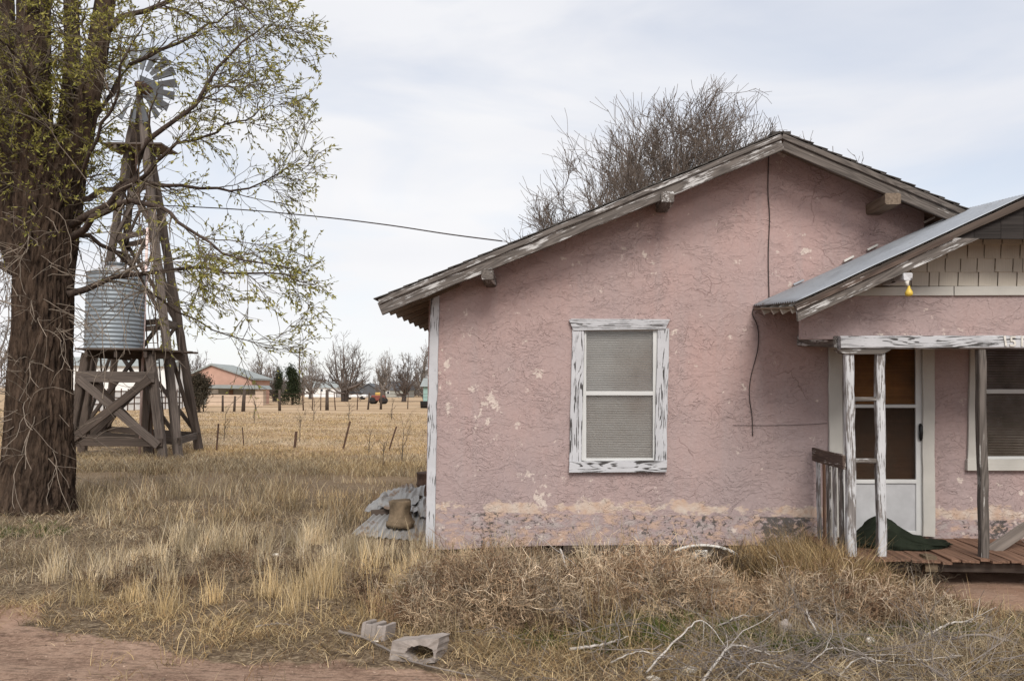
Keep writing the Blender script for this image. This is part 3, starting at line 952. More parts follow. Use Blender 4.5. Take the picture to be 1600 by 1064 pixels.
while x < 1724:
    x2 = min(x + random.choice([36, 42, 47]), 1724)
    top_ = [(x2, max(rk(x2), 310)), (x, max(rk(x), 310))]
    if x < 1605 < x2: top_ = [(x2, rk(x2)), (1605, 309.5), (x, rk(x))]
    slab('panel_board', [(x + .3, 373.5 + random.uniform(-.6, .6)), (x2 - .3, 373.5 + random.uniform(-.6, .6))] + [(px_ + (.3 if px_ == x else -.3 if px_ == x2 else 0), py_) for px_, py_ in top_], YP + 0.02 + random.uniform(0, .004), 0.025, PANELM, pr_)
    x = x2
c = P(1419, 431, YP - 0.06)
board('lookout', c, c + Vector((0, 0.5, 0)), 0.065, 0.075, WHITEWORN, pr_, wob=0.006)

# porch gable front: pink band, frieze, shingles
slab('header_wall', [(1252, 530), (1960, 527), (1960, 459), (1345, 459), (1252, 496)], YH + 0.02, 0.08, STUCCO2, house)
xs = P(1256, 540, YH).x
hz0, hz1 = P(1256, 527, YH).z, P(1256, 470, YH).z
slab('frieze_board', [(1318, 462), (1490, 461.5), (1490, 447.5), (1348, 449)], YH - 0.005, 0.05, CREAM, house)
slab('frieze_board', [(1491.5, 461.5), (1890, 460), (1890, 446), (1491.5, 447.5)], YH - 0.006, 0.05, CREAM, house)
gp_ = bpy.data.objects.new('shingle_gable', None); COL.objects.link(gp_); gp_.location = P(1605, 447, YH); attach(gp_, house)
slab('backing', [(1330, 450), (1880, 450), (1700, 345), (1605, 312), (1510, 345)], YH + 0.05, 0.03, SOFFIT, gp_)
def rake_x(y):      # left limit of a shingle at photo height y, under the fascia
    return 1531 - (y - 372.5) * (1531 - 1247) / (502 - 372.5) - 30
for r_, (ya, yb) in enumerate(((446.8, 424), (425, 402.5), (403.5, 381), (382, 360))):
    x = rake_x(ya) + (r_ % 2) * 11
    xend = 2 * 1605 - x
    while x < xend:
        wd = random.choice([15, 24, 26, 28, 30, 32])
        dy = random.uniform(-0.35, 0.35)
        Ys = YH + 0.012 + 0.004 * random.random()
        a0, a1 = P(x + 0.45, ya + dy, Ys), P(x + wd - 0.45, ya + dy, Ys)
        b0, b1 = P(x + 0.45, yb - 2, Ys + 0.022), P(x + wd - 0.45, yb - 2, Ys + 0.022)
        prism('shingle', [a0, b0, b1, a1], (0, 0.009, 0), SHINGLEM, gp_)
        x += wd
# beam and number
bt, bb = 525.5, 545.5
board('porch_beam', P(1311, 535.5, YH - 0.02), P(1965, 533.5, YH - 0.02), 19.5 * YH / F, 0.10, WHITEGRAIN, house)
pb = P(1252, 532.5, W - 0.02); pf = P(1309, 534, YH + 0.02)
board('side_beam', pb, pf, 0.112, 0.09, GREYWORN, house)
prism('side_header', [Vector((pb.x, W - 0.01, pb.z + 0.056)), Vector((pf.x, YH + 0.02, pf.z + 0.06)), Vector((pf.x, YH + 0.02, hz1 + 0.02)), Vector((pb.x, W - 0.01, hz1 - 0.02 + 0.10))], (0.08, 0, 0), STUCCO2, house)
ceil = prism('porch_ceiling', [Vector((pb.x + 0.1, W - 0.02, pb.z + 0.10)), Vector((pf.x + 0.1, YH + 0.11, pf.z + 0.10)), Vector((pf.x + 4.0, YH + 0.11, pf.z + 0.10)), Vector((pb.x + 4.0, W - 0.02, pb.z + 0.10))], (0, 0, 0.02), SOFFIT, house)
for ch, x, y, rot in (('1', 1566, 541, -0.12), ('5', 1577, 541, 0.0), ('1', 1591, 540.5, 0.04)):
    fc = bpy.data.curves.new('house_number', 'FONT')
    fc.body = ch
    fc.size = 0.135
    fc.extrude = 0.004
    fc.offset = 0.002
    tmp = bpy.data.objects.new('house_number', fc)
    me_n = bpy.data.meshes.new_from_object(tmp)
    bpy.data.objects.remove(tmp)
    o = obj('house_number', me_n)
    me_n.materials.clear(); me_n.materials.append(SOCKETM)
    o.location = P(x, y, YH - 0.076)
    o.rotation_euler = (R(90), rot, 0)
    attach(o, house)

# posts
pm_ = YH / F
def post(top, bot, wpx, m):
    return board('porch_post', P(*bot, YH), P(*top, YH), wpx * pm_, 0.085, m, house, up=(1, 0, 0), wob=0.003)
post((1326, 551), (1330, 872), 13, POSTM)
post((1373.5, 551), (1377.5, 876), 12.5, POSTM)
post((1531.5, 546), (1537, 872), 11.5, GREYFEW)
slab('post_cap', [(1308, 546), (1393, 545.5), (1388, 549), (1378, 553), (1324, 553), (1316, 551)], YH - 0.06, 0.12, GREYWORN, house)
for y in (623.5, 719.5):
    board('post_rung', P(1332, y, YH), P(1371, y, YH), 6.5 * pm_, 0.05, GREYWORN, house)
# side railing from the front post back to the wall
rail = bpy.data.objects.new('side_railing', None); COL.objects.link(rail); rail.location = P(1318, 870, YH); attach(rail, house)
ra, rb = P(1319, 722, YH - 0.02), P(1271, 709.5, W - 0.06)
board('top_rail', ra, rb, 0.135, 0.03, BROWNBOARD, rail)
for t, m, wd in ((0.92, POSTM, 0.085), (0.75, DECKM, 0.04), (0.60, GREYWORN, 0.09), (0.42, POSTM, 0.07), (0.2, GREYWORN, 0.09)):
    p = ra.lerp(rb, t)
    p.x += 0.03
    board('baluster', Vector((p.x, p.y, 0.12)), Vector((p.x + random.uniform(-.01, .01), p.y, p.z - 0.02)), wd, 0.022, m, rail, up=(0, 1, 0))
# deck
deck = bpy.data.objects.new('porch_deck', None); COL.objects.link(deck); deck.location = P(1450, 870, YH); attach(deck, house)
zd = P(1400, 839, W).z
x0 = P(1308, 870, YH).x
x = x0
YD0 = YH - 0.14
while x < x0 + 4.3:
    wd = 0.088
    j = random.uniform(-0.035, 0.03)
    board('plank', Vector((x + wd / 2, YD0 + j, zd - 0.03 + random.gauss(0, 0.005))), Vector((x + wd / 2, W - 0.01, zd - 0.012 + random.gauss(0, 0.003))), 0.022, wd - 0.006, DECKM, deck)
    x += wd
board('rim_joist', Vector((x0, YD0 + 0.14, zd - 0.095)), Vector((x0 + 4.3, YD0 + 0.14, zd - 0.095)), 0.10, 0.04, DARKWOOD, deck)
board('rim_joist', Vector((x0 + 0.02, W - 0.05, zd - 0.075)), Vector((x0 + 0.02, YD0 + 0.15, zd - 0.09)), 0.10, 0.04, DARKWOOD, deck)
# foundation strip behind the weeds
board('foundation_board', P(880, 857, W + 0.03), P(1290, 861, W + 0.03), 0.09, 0.05, DARKWOOD, house)
# cable down the wall
def wall_line(name, pts, r, Y=W - 0.012, n=30):
    return tube_obj(name, smooth_line([P(x, y, Y) for x, y in pts], n), r, CABLEM, house, 6)
wall_line('wall_cable', [(1201, 243), (1200, 300), (1202.5, 340), (1200.5, 400), (1202, 478)], 0.0055)
wall_line('wall_cable', [(1177, 482), (1176, 492), (1184, 512), (1184, 545), (1173, 590), (1171, 620), (1175, 650), (1176, 681)], 0.005)
wall_line('wall_wire', [(1145, 664), (1200, 664.5), (1260, 663), (1292, 661)], 0.0022)

# ------------------------------------------------------------------ small things on and by the house
hb = P(1420, 447, YP - 0.05)
bulb = empty('hanging_bulb', hb, 'yellow bulb hanging on a short cord under the porch rake', 'light bulb')
tube_obj('cord', [hb + Vector((0, 0, 0.05)), hb + Vector((-0.006, 0, 0.02)), hb], 0.006, SOCKETM, bulb, 6)
pts = [hb + Vector((0.0, 0, z)) for z in (0.0, -0.02, -0.035, -0.055, -0.075, -0.088, -0.094)]
tube_obj('bulb', pts, [0.011, 0.013, 0.022, 0.032, 0.034, 0.024, 0.004], YELLOWM, bulb, 12)
tube_obj('socket', [hb + Vector((-0.02, 0, 0.045)), hb + Vector((-0.01, 0, 0.0))], 0.014, SOCKETM, bulb, 8)

def lump(name, c, size, m, label, cat, prof=None, seed=1, parent=None, sub=3):
    fold = 0.5 if sub > 3 else 0.0
    bm = bmesh.new()
    bmesh.ops.create_icosphere(bm, subdivisions=sub, radius=1.0)
    for v in bm.verts:
        x, y, z = v.co
        n = fbm(np.array([x * 1.7 + seed * 7.1]), np.array([y * 1.7 + z * 2.3]), seed)[0] - 0.5
        n2 = fbm(np.array([x * 4 + seed * 3]), np.array([y * 4 + z * 5]), seed + 5)[0] - 0.5
        k = 1 + 0.5 * n + 0.3 * n2
        if fold:
            f_ = abs(fbm(np.array([x * 2.2 + z * 2 + 3]), np.array([y * 2.2 - z * 1.5 + x]), 17, 2)[0] - 0.5)
            k -= fold * max(0, 0.10 - f_) * 1.6
        p = Vector((x, y, max(z, -0.05) if z < 0 else z)) * k
        if prof:
            p = prof(p)
        v.co = Vector((p.x * size[0], p.y * size[1], p.z * size[2]))
    o = obj(name, bm_mesh(name, bm, True), m)
    o.location = c
    return tag(o, label, cat)
bc_ = P(1398, 838, W - 0.42); bc_.z = zd + 0.005
def bagp(p):
    p = p.copy()
    x_ = p.x
    f_ = 0.30 + 0.75 * math.exp(-((x_ + 0.30) / 0.42) ** 2) if x_ > -0.30 else 0.42 + 0.63 * math.exp(-((x_ + 0.30) / 0.34) ** 2)
    p.z *= f_
    return p
bag = lump('canvas_bag', bc_, (0.52, 0.27, 0.27), BAGM, 'dark green canvas bag slumped on the porch deck by the door', 'bag', bagp, 4, sub=5)

# loose boards along the wall foot, enamel basin, leaning plank
tag(board('grey_board', gp(985, 872) + Vector((0, 0, 0.06)), gp(1062, 874) + Vector((0, 0, 0.055)), 0.09, 0.03, GREYWOOD, up=(0, 0.3, 1)), 'short grey board lying along the wall foot left of the white basin', 'board')
tag(board('grey_board', gp(1150, 868) + Vector((0, 0, 0.14)), gp(1268, 866) + Vector((0, 0, 0.13)), 0.05, 0.14, GREYWOOD), 'grey plank lying along the wall foot between the white basin and the porch', 'board')
tag(board('leaning_plank', P(1546, 862, YH + 0.35), P(1640, 800, YH + 0.5), 0.115, 0.035, GREYWOOD), 'grey plank leaning at a slant on the deck right of the single post', 'board')
bs = gp(1100, 884)
basin = empty('enamel_basin', bs, 'white enamel basin lying on its side at the foot of the pink wall', 'basin')
bm = bmesh.new()
ring = []
for (r, y) in ((0.30, 0.0), (0.325, -0.01), (0.335, 0.015), (0.29, 0.05), (0.23, 0.11), (0.12, 0.14)):
    ring.append([bm.verts.new((math.cos(a) * r * 1.25, y, max(0.0, math.sin(a)) * r * 0.62)) for a in np.linspace(0, math.pi, 24)])
for i in range(len(ring) - 1):
    for j in range(23):
        bm.faces.new((ring[i][j], ring[i][j + 1], ring[i + 1][j + 1], ring[i + 1][j]))
bm.faces.new(ring[-1])
o = obj('bowl', bm_mesh('bowl', bm, True), ENAMEL); o.location = bs; attach(o, basin)
box_obj('apron', bs + Vector((-0.03, -0.012, 0.075)), (0.13, 0.02, 0.15), ENAMEL, basin, 0.006)

# pier block under the deck edge
prism('concrete_pier', [P(1446, 893, YH - 0.1), P(1466, 893, YH - 0.1), P(1464, 869, YH - 0.1), P(1447, 869, YH - 0.1)], (0, 0.14, 0), MOSSC)
tag(bpy.context.scene.objects['concrete_pier'], 'small mossy concrete block propping the front edge of the porch deck', 'concrete block')

# tin heap left of the house
def tin(quad, label, seed, waves, amp, crumple):
    nu_, nv_ = max(24, waves * 8), 16
    u, v = np.meshgrid(np.linspace(0, 1, nu_), np.linspace(0, 1, nv_))
    q0, q1_, q2_, q3_ = (np.array(list(p)) for p in quad)
    f = q0 * ((1 - u) * (1 - v))[..., None] + q1_ * (u * (1 - v))[..., None] + q2_ * (u * v)[..., None] + q3_ * ((1 - u) * v)[..., None]
    nr = np.cross(q1_ - q0, q3_ - q0); nr /= np.linalg.norm(nr)
    if nr[2] < 0: nr = -nr
    hgt = amp * np.sin(u * waves * 2 * np.pi) + crumple * (fbm(u * 3 + seed, v * 3, seed) - 0.5)
    f = f + hgt[..., None] * nr
    f = f + (np.array([0.03, 0.03, 0.0]) * (fbm(u * 5 + seed, v * 5, seed + 3) - 0.5)[..., None])
    V_ = np.concatenate([f.reshape(-1, 3), f.reshape(-1, 3) - nr * 0.004])
    ix = np.arange(nu_ * nv_).reshape(nv_, nu_)
    qa = np.stack([ix[:-1, :-1], ix[:-1, 1:], ix[1:, 1:], ix[1:, :-1]], -1).reshape(-1, 4)
    o = obj('corrugated_sheet', mesh_np('corrugated_sheet', V_ - q0, [qa, qa[:, ::-1] + nu_ * nv_], False), TINM)
    o.location = q0
    return tag(o, label, 'tin sheet', 'tin sheets heaped beside the house')
tin((P(548, 834, 9.75), P(676, 846, 9.75), P(676, 783, 11.0), P(604, 785, 11.0)), 'corrugated tin sheet lowest in the heap, under the stained concrete pier', 1, 12, 0.011, 0.06)
tin((P(570, 800, 10.9), P(652, 790, 10.7), P(664, 760, 11.5), P(596, 767, 11.6)), 'crumpled pale tin sheet on top at the back of the heap', 4, 8, 0.008, 0.16)
tin((P(622, 772, 11.3), P(646, 777, 11.2), P(648, 757, 11.6), P(628, 755, 11.6)), 'small bent tin scrap sticking up beside the brown drum', 8, 3, 0.012, 0.10)
tin((P(588, 792, 10.6), P(612, 800, 10.4), P(622, 772, 11.0), P(600, 770, 11.1)), 'crumpled grey tin piece lying left of the stained pier', 13, 2, 0.010, 0.14)
tin((P(640, 800, 10.4), P(668, 806, 10.3), P(668, 776, 10.9), P(645, 778, 11.0)), 'dented tin piece wedged against the house corner', 17, 3, 0.010, 0.12)
tag(board('charred_board', P(580, 803, 10.5), P(668, 797, 10.7), 0.10, 0.04, DARKWOOD), 'dark board poking out between the tin sheets', 'board')
pc = P(625, 822, 10.1)
tube_obj('stained_pier', [pc + Vector((0, 0, z)) for z in (0.0, 0.06, 0.07, 0.16, 0.25, 0.30, 0.31)], [0.178, 0.172, 0.15, 0.125, 0.135, 0.138, 0.12], MOSSC, None, 14)
_pm = bpy.context.scene.objects['stained_pier']
for _v in _pm.data.vertices:
    _v.co += Vector((random.gauss(0, .008), random.gauss(0, .008), random.gauss(0, .007)))
tag(bpy.context.scene.objects['stained_pier'], 'round stained concrete pier standing on the tin sheets', 'concrete pier')
dp = G(677, 796)
drum = empty('rusty_drum', dp, 'dark brown rusty drum half hidden behind the house corner', 'drum')
zs = [0.0, 0.02, 0.16, 0.18, 0.20, 0.33, 0.35, 0.37, 0.50, 0.52]
tube_obj('shell', [dp + Vector((0.0, 0.2, z)) for z in zs], [0.29, 0.28, 0.28, 0.295, 0.28, 0.28, 0.295, 0.28, 0.28, 0.29], RUSTM, drum, 20)
tube_obj('lid', [dp + Vector((0.0, 0.2, z)) for z in (0.50, 0.512)], [0.272, 0.272], RUSTM, drum, 20)

# overhead wire
wp = [P(785, 377, W + 1.6), P(700, 366, 10.6), P(600, 351, 10.9), P(480, 337, 11.4), P(330, 325, 12.3), P(120, 318, 13.5), P(-200, 318, 16)]
tag(tube_obj('service_wire', smooth_line(wp, 60), 0.009, CABLEM, None, 6), 'dark sagging service wire running from the roof into the leafing tree', 'wire')

# ------------------------------------------------------------------ branch growth
def grow(par, prad, k, lr, ang, trop, rr, rng, tmin=0.25, n=5, wig=0.18, minlen=0.0, out=None, lsc=None):
    """children of branches par (N,P,3): k each, vectorised; returns polys, radii"""
    par = np.asarray(par); N, Pn, _ = par.shape
    seg = np.linalg.norm(np.diff(par, axis=1), axis=2).sum(1)
    pi = np.repeat(np.arange(N), k)
    t = rng.uniform(tmin, 1.0, N * k)
    t[::k] = rng.uniform(0.92, 1.0, len(t[::k]))
    f = t * (Pn - 1 - 1e-4); i = f.astype(int); fr = (f - i)[:, None]
    base = par[pi, i] * (1 - fr) + par[pi, i + 1] * fr
    tan = par[pi, i + 1] - par[pi, i]
    tan /= np.linalg.norm(tan, axis=1, keepdims=True) + 1e-9
    rb = prad[pi, i] * (1 - fr[:, 0]) + prad[pi, i + 1] * fr[:, 0]
    rv = rng.normal(size=(N * k, 3))
    perp = rv - tan * (rv * tan).sum(1, keepdims=True)
    perp /= np.linalg.norm(perp, axis=1, keepdims=True) + 1e-9
    a = np.abs(rng.normal(ang, ang * 0.3, N * k))[:, None]
    d = tan * np.cos(a) + perp * np.sin(a)
    ln = seg[pi] * lr * rng.uniform(0.55, 1.25, N * k)
    if lsc is not None:
        ln = lsc * rng.uniform(0.5, 1.3, N * k)
    pts = [base]
    for _ in range(n - 1):
        d = d + rng.normal(0, wig, d.shape) + np.array([0, 0, trop])
        d /= np.linalg.norm(d, axis=1, keepdims=True)
        pts.append(pts[-1] + d * (ln / (n - 1))[:, None])
    polys = np.stack(pts, 1)
    r0 = np.minimum(rb * 0.85, rb * rr + 0.0)
    rad = r0[:, None] * np.linspace(1, 0.45, n)[None]
    return polys, rad

def tree_mesh(name, sets, k=4, kmin=3):
    Vs, Fs, off = [], [], 0
    for polys, rad, kk in sets:
        V, Fq = tubes(polys, rad, kk)
        Vs.append(V); Fs.append(Fq + off); off += len(V)
    return mesh_np(name, np.concatenate(Vs), Fs, True)

def bare_tree(base, height, spread, seed, m, label, trunk_r=0.2, detail=1.0, stems=1, fork=0.25, group=None, minr=0.006, name='bare_tree', hang=0.05):
    rng = np.random.default_rng(seed)
    root = empty(name, base, label, 'tree', group)
    b = np.array(list(base))
    tr, trr = [], []
    for sdx in range(stems):
        az = rng.uniform(0, 6.28)
        lean = 0.05 if stems == 1 else rng.uniform(0.12, 0.35)
        n = 6
        pts = [np.array([math.cos(az), math.sin(az), 0]) * (0 if stems == 1 else trunk_r * 0.6)]
        d = np.array([math.cos(az) * lean, math.sin(az) * lean, 1.0])
        for i in range(n - 1):
            d = d + rng.normal(0, 0.06, 3); d /= np.linalg.norm(d)
            pts.append(pts[-1] + d * height * fork / (n - 1))
        tr.append(pts); trr.append(np.linspace(1.0, 0.72, n) * trunk_r / math.sqrt(stems))
    tr = np.array(tr); trr = np.array(trr)
    o = obj('trunk', tree_mesh('trunk', [(tr, trr, 8)]), m); o.location = b; attach(o, root)
    rest = height * (1 - fork)
    ratio = spread / max(rest, 0.1)
    # main limbs fan out from the fork to the surface of a dome
    n1 = int(26 * max(detail, 0.8) ** 2)
    kk_ = np.arange(n1)
    el = np.arcsin(np.clip(1 - (kk_ + 0.5) / n1 * 0.98, -1, 1)) + rng.normal(0, 0.07, n1)
    az_ = kk_ * 2.39996 + rng.normal(0, 0.25, n1)
    zf = height * fork
    surf = np.stack([np.cos(el) * np.cos(az_) * spread / 2, np.cos(el) * np.sin(az_) * spread / 2, np.sin(el) * rest], 1) * rng.uniform(0.62, 0.90, (n1, 1))
    st_i = kk_ % tr.shape[0]
    root_p = tr[st_i, -1 - (kk_ % 3)]
    tgt = np.array([0, 0, zf]) + surf
    u_ = np.linspace(0, 1, 9)[None, :, None]
    midp = root_p * 0.55 + tgt * 0.45 + np.stack([surf[:, 0] * 0.10, surf[:, 1] * 0.10, -0.10 * rest * np.cos(el)], 1)
    l1 = (1 - u_) ** 2 * root_p[:, None] + 2 * u_ * (1 - u_) * midp[:, None] + u_ ** 2 * tgt[:, None]
    wv = np.cumsum(rng.normal(0, 0.012 * rest, (n1, 9, 3)), axis=1); wv[:, 0] = 0
    l1 = l1 + wv
    r1 = (trunk_r * 0.34) * np.linspace(1, 0.22, 9)[None] * rng.uniform(0.7, 1.1, (n1, 1))
    def inside(pol, rad, lim):
        """keep the branches whose tips stay inside the dome (ragged edge)"""
        t_ = pol[:, -1]
        e_ = (t_[:, 0] / (spread / 2)) ** 2 + (t_[:, 1] / (spread / 2)) ** 2 + ((t_[:, 2] - zf) / rest) ** 2
        k_ = e_ < (lim * (0.92 + 0.16 * vnoise(t_[:, 0] / spread * 9 + seed, t_[:, 2] / height * 9, seed))) ** 2
        return pol[k_], rad[k_]
    l2, r2 = inside(*grow(l1, r1, int(9 * detail), 0.30, 0.62, 0.05, 0.55, rng, 0.30, 7, 0.15), 0.97)
    l3, r3 = inside(*grow(l2, r2, int(6 * detail), 0.50, 0.62, 0.07, 0.55, rng, 0.12, 5, 0.12), 1.02)
    l4, r4 = inside(*grow(l3, r3, int(4 * detail), 0.6, 0.55, hang, 0.6, rng, 0.1, 4, 0.11), 1.06)
    o = obj('trunk', tree_mesh('trunk', [(tr, trr, 8)]), m); o.location = b; attach(o, root)
    sets = [(l1, np.clip(r1, minr, trunk_r * 0.32), 5), (l2, np.clip(r2, minr, trunk_r * 0.13), 4), (l3, np.clip(r3, minr * 0.85, trunk_r * 0.06), 3), (l4, np.full(r4.shape, minr * 0.7), 3)]
    o = obj('crown', tree_mesh('crown', sets), m); o.location = b; attach(o, root)
    o['kind'] = 'stuff'
    return root

def leaf_mesh(name, pos, dirs, ln, wd, tone, rng):
    n = len(pos)
    d = dirs / (np.linalg.norm(dirs, axis=1, keepdims=True) + 1e-9)
    rv = rng.normal(size=(n, 3))
    sd = np.cross(d, rv); sd /= np.linalg.norm(sd, axis=1, keepdims=True) + 1e-9
    nn = np.cross(d, sd)
    a = pos; m_ = pos + d * (ln * 0.45)[:, None]
    bend = nn * (ln * rng.uniform(-0.25, 0.25, n))[:, None]
    l = m_ + sd * (wd / 2)[:, None]; r = m_ - sd * (wd / 2)[:, None]
    t = pos + d * ln[:, None] + bend
    V = np.stack([a, l, t, r], 1).reshape(-1, 3)
    F_ = np.arange(4 * n).reshape(n, 4)
    return mesh_np(name, V, [F_[:, [0, 1, 2]], F_[:, [0, 2, 3]]], False, np.repeat(tone, 4, axis=0))

# ------------------------------------------------------------------ the big leafing tree at the left
TY = 12.3
tb = G(52, 800)
TY = tb.y
big = empty('leafing_tree', tb, 'huge old tree with furrowed brown bark and sparse yellow-green spring leaves', 'tree')
rng = np.random.default_rng(5)
def bark_tube(name, pts, rad, parent, m=BARK, k=72, rows=90, ridge=0.10, flare=0.0):
    c = smooth_line(pts, rows)
    u = np.linspace(0, 1, rows)
    r = np.interp(u, np.linspace(0, 1, len(rad)), rad)
    t = np.gradient(c, axis=0); t /= np.linalg.norm(t, axis=1, keepdims=True)
    ux = np.cross(t, np.array([0, 1.0, 0])); ux /= np.linalg.norm(ux, axis=1, keepdims=True)
    uy = np.cross(t, ux)
    ang = np.linspace(0, 2 * np.pi, k, endpoint=False)
    A2, U2 = np.meshgrid(ang, u)
    L_ = np.linalg.norm(np.diff(c, axis=0), axis=1).sum()
    rr = r[:, None] * np.ones(k)[None]
    per = lambda f, sz, sd_: 0.5 * (fbm(A2 * f + 9, U2 * sz, sd_) + fbm((A2 - 2 * np.pi) * f + 9, U2 * sz, sd_)) if False else fbm(np.cos(A2) * f + 20, np.sin(A2) * f + U2 * sz + 20, sd_)
    big_ = fbm(np.cos(A2) * 1.3 + 4, np.sin(A2) * 1.3 + 4 + U2 * L_ * 0.25, 3) - 0.5
    fur = np.abs(fbm(np.cos(A2) * 8.5 + 30 + U2 * L_ * 3.4, np.sin(A2) * 8.5 + 30 - U2 * L_ * 2.9, 8, 3) - 0.5) * 2
    rr = rr * (1 + 0.20 * big_) + ridge * (np.sqrt(fur) - 0.5) * np.clip(r[:, None] * 1.6, 0.1, 1)
    if flare:
        but = 0.5 + 0.5 * np.cos(A2 * 5 + 1.0 + 2 * np.sin(A2))
        rr = rr * (1 + flare * np.exp(-U2 * L_ / 0.45) * (0.35 + but))
    V = c[:, None, :] + (ux[:, None, :] * np.cos(ang)[None, :, None] + uy[:, None, :] * np.sin(ang)[None, :, None]) * rr[..., None]
    idx_ = np.arange(rows * k).reshape(rows, k)
    a = idx_[:-1]; b = np.roll(a, -1, 1); c2 = idx_[1:]; d = np.roll(c2, -1, 1)
    o0 = c[0].copy()
    o = obj(name, mesh_np(name, V.reshape(-1, 3) - o0, [np.stack([a, b, d, c2], -1).reshape(-1, 4)], True), m)
    o.location = o0
    attach(o, parent)
    return o
tpx = TY / F
pp = lambda x, y, dy=0.0: P(x, y, TY + dy)
bark_tube('trunk', [pp(50, 830), pp(52, 790), pp(60, 700), pp(63, 600), pp(66, 500), pp(70, 400), pp(76, 310), pp(80, 250), pp(82, 222)],
          [58 * tpx, 54 * tpx, 47 * tpx, 44 * tpx, 42 * tpx, 43 * tpx, 48 * tpx, 52 * tpx, 34 * tpx], big, k=220, rows=340, ridge=0.13, flare=0.62)
stems = [([pp(66, 330), pp(54, 230, -.1), pp(50, 150, -.15), pp(52, 60, -.1), pp(52, -80)], [33, 31, 27, 25, 23]),
         ([pp(84, 310), pp(104, 200, .2), pp(112, 110, .3), pp(112, 40, .35), pp(108, -90, .4)], [24, 15, 13, 12, 11]),
         ([pp(84, 345), pp(118, 235, 0), pp(138, 150, -.05), pp(155, 60, 0), pp(178, -90, .1)], [27, 22, 18, 16, 14]),
         ([pp(30, 420, .2), pp(8, 330, .35), pp(-2, 200, .4), pp(6, 60, .5), pp(4, -80, .6)], [18, 20, 19, 17, 14])]
for pts, rad in stems:
    bark_tube('stem', pts, [r * tpx for r in rad], big, k=48, rows=70, ridge=0.05)
limbs_px = [
    ([(112, 352, -.2), (165, 322, -.5), (205, 282, -.7), (228, 225, -.8), (270, 190, -.9), (312, 150, -.8), (350, 98, -.7), (385, 66, -.6), (420, 36, -.5)], 9),
    ([(118, 312, .1), (170, 296, .2), (215, 284, .3), (270, 290, .3), (340, 297, .4), (400, 288, .4), (475, 245, .4)], 8),
    ([(112, 372, -.3), (160, 334, -.6), (205, 314, -.9), (255, 325, -1.1), (300, 365, -1.2), (365, 400, -1.3), (450, 420, -1.3)], 8),
    ([(105, 460, -.1), (150, 446, .2), (200, 434, .4), (280, 418, .6), (350, 424, .8), (440, 430, .9), (490, 445, .9)], 8),
    ([(108, 368, .2), (160, 383, .5), (210, 420, .6), (250, 470, .8), (330, 515, .9), (420, 540, 1.0)], 6),
    ([(122, 292, -.3), (150, 215, -.8), (178, 160, -1.0), (192, 105, -1.2), (215, 50, -1.3), (255, -10, -1.4)], 4.5),
    ([(140, 190, .1), (200, 110, .4), (290, 60, .7), (345, 32, .9), (390, -5, 1.0)], 7),
    ([(158, 60, 0), (240, 10, -.2), (330, -15, -.4), (375, 2, -.5), (410, 40, -.6)], 7),
    ([(215, 284, .3), (270, 230, .1), (330, 210, 0), (385, 183, -.1), (430, 160, -.1)], 5),
    ([(20, 425, 0), (-40, 395, .2), (-110, 340, .4), (-200, 300, .4)], 9),
    ([(30, 250, -.2), (-40, 180, -.5), (-120, 120, -.7)], 9),
    ([(60, 180, -.3), (40, 110, -.9), (0, 60, -1.3), (-60, 30, -1.6)], 6),
]
LP, LR = [], []
for pts, r in limbs_px:
    c = smooth_line([pp(x, y, d) for x, y, d in pts], 16)
    c[1:] += rng.normal(0, 0.025, c[1:].shape)
    LP.append(c); LR.append(np.linspace(1.0, 0.2, 16) ** 1.25 * r * 0.72 * tpx)
    o = tube_obj('limb', c, LR[-1], LIMBM, big, 8)
LP, LR = np.array(LP), np.array(LR)
b1, br1 = grow(LP, LR, 15, 1, 0.72, 0.0, 0.5, rng, 0.2, 7, 0.16, lsc=0.70)
b2, br2 = grow(b1, br1, 7, 1, 0.6, -0.02, 0.6, rng, 0.2, 5, 0.2, lsc=0.46)
b3, br3 = grow(b2, br2, 3, 1, 0.5, -0.06, 0.7, rng, 0.1, 4, 0.22, lsc=0.25)
def before_mill(pol):
    """True for shoots whose tips hang before the windmill's head and tower"""
    t_ = pol[:, -1] - np.array(list(CAM))
    dz = t_ @ np.array(list(_fw)); px_ = 800 + F * (t_ @ np.array(list(_rt))) / dz; py_ = 532 - F * (t_ @ np.array(list(_up))) / dz
    return (np.abs(px_ - 218 - 0.03 * (py_ - 130)) < 62) & (py_ > 60) & (py_ < 560)
def thin(pol, rad, share):
    k_ = ~(before_mill(pol) & (rng.random(len(pol)) < share))
    return pol[k_], rad[k_]
b1, br1 = thin(b1, br1, 0.35)
b2, br2 = thin(b2, br2, 0.65)
b3, br3 = thin(b3, br3, 0.80)
br1 = np.minimum(br1, 0.013); br2 = np.minimum(br2, 0.0065); br3 = np.minimum(br3, 0.004)
# shoots sprouting from the stems, dense in the upper trunk
ST = []
for pts, rad in stems[:3]:
    ST.append(smooth_line(pts, 16))
ST.append(smooth_line([pp(70, 420), pp(76, 310), pp(80, 240), pp(84, 200)], 16))
ST = np.array(ST)
e1, er1 = grow(ST, np.full((4, 16), 0.016), 60, 1, 1.25, 0.03, 0.9, rng, 0.0, 6, 0.2, lsc=0.95)
e1[:, :, 1] -= 0.12
e2, er2 = grow(e1, er1, 5, 1, 0.7, -0.02, 0.55, rng, 0.3, 4, 0.25, lsc=0.36)
mr = 0.0042
tw = obj('twigs', tree_mesh('twigs', [(b1, np.maximum(br1, mr), 4), (b2, np.maximum(br2, mr), 3), (b3, np.maximum(br3, 0.003), 3), (e1, np.maximum(er1, mr), 3), (e2, np.maximum(er2, 0.003), 3)]), TWIGM, big)
tw['kind'] = 'stuff'
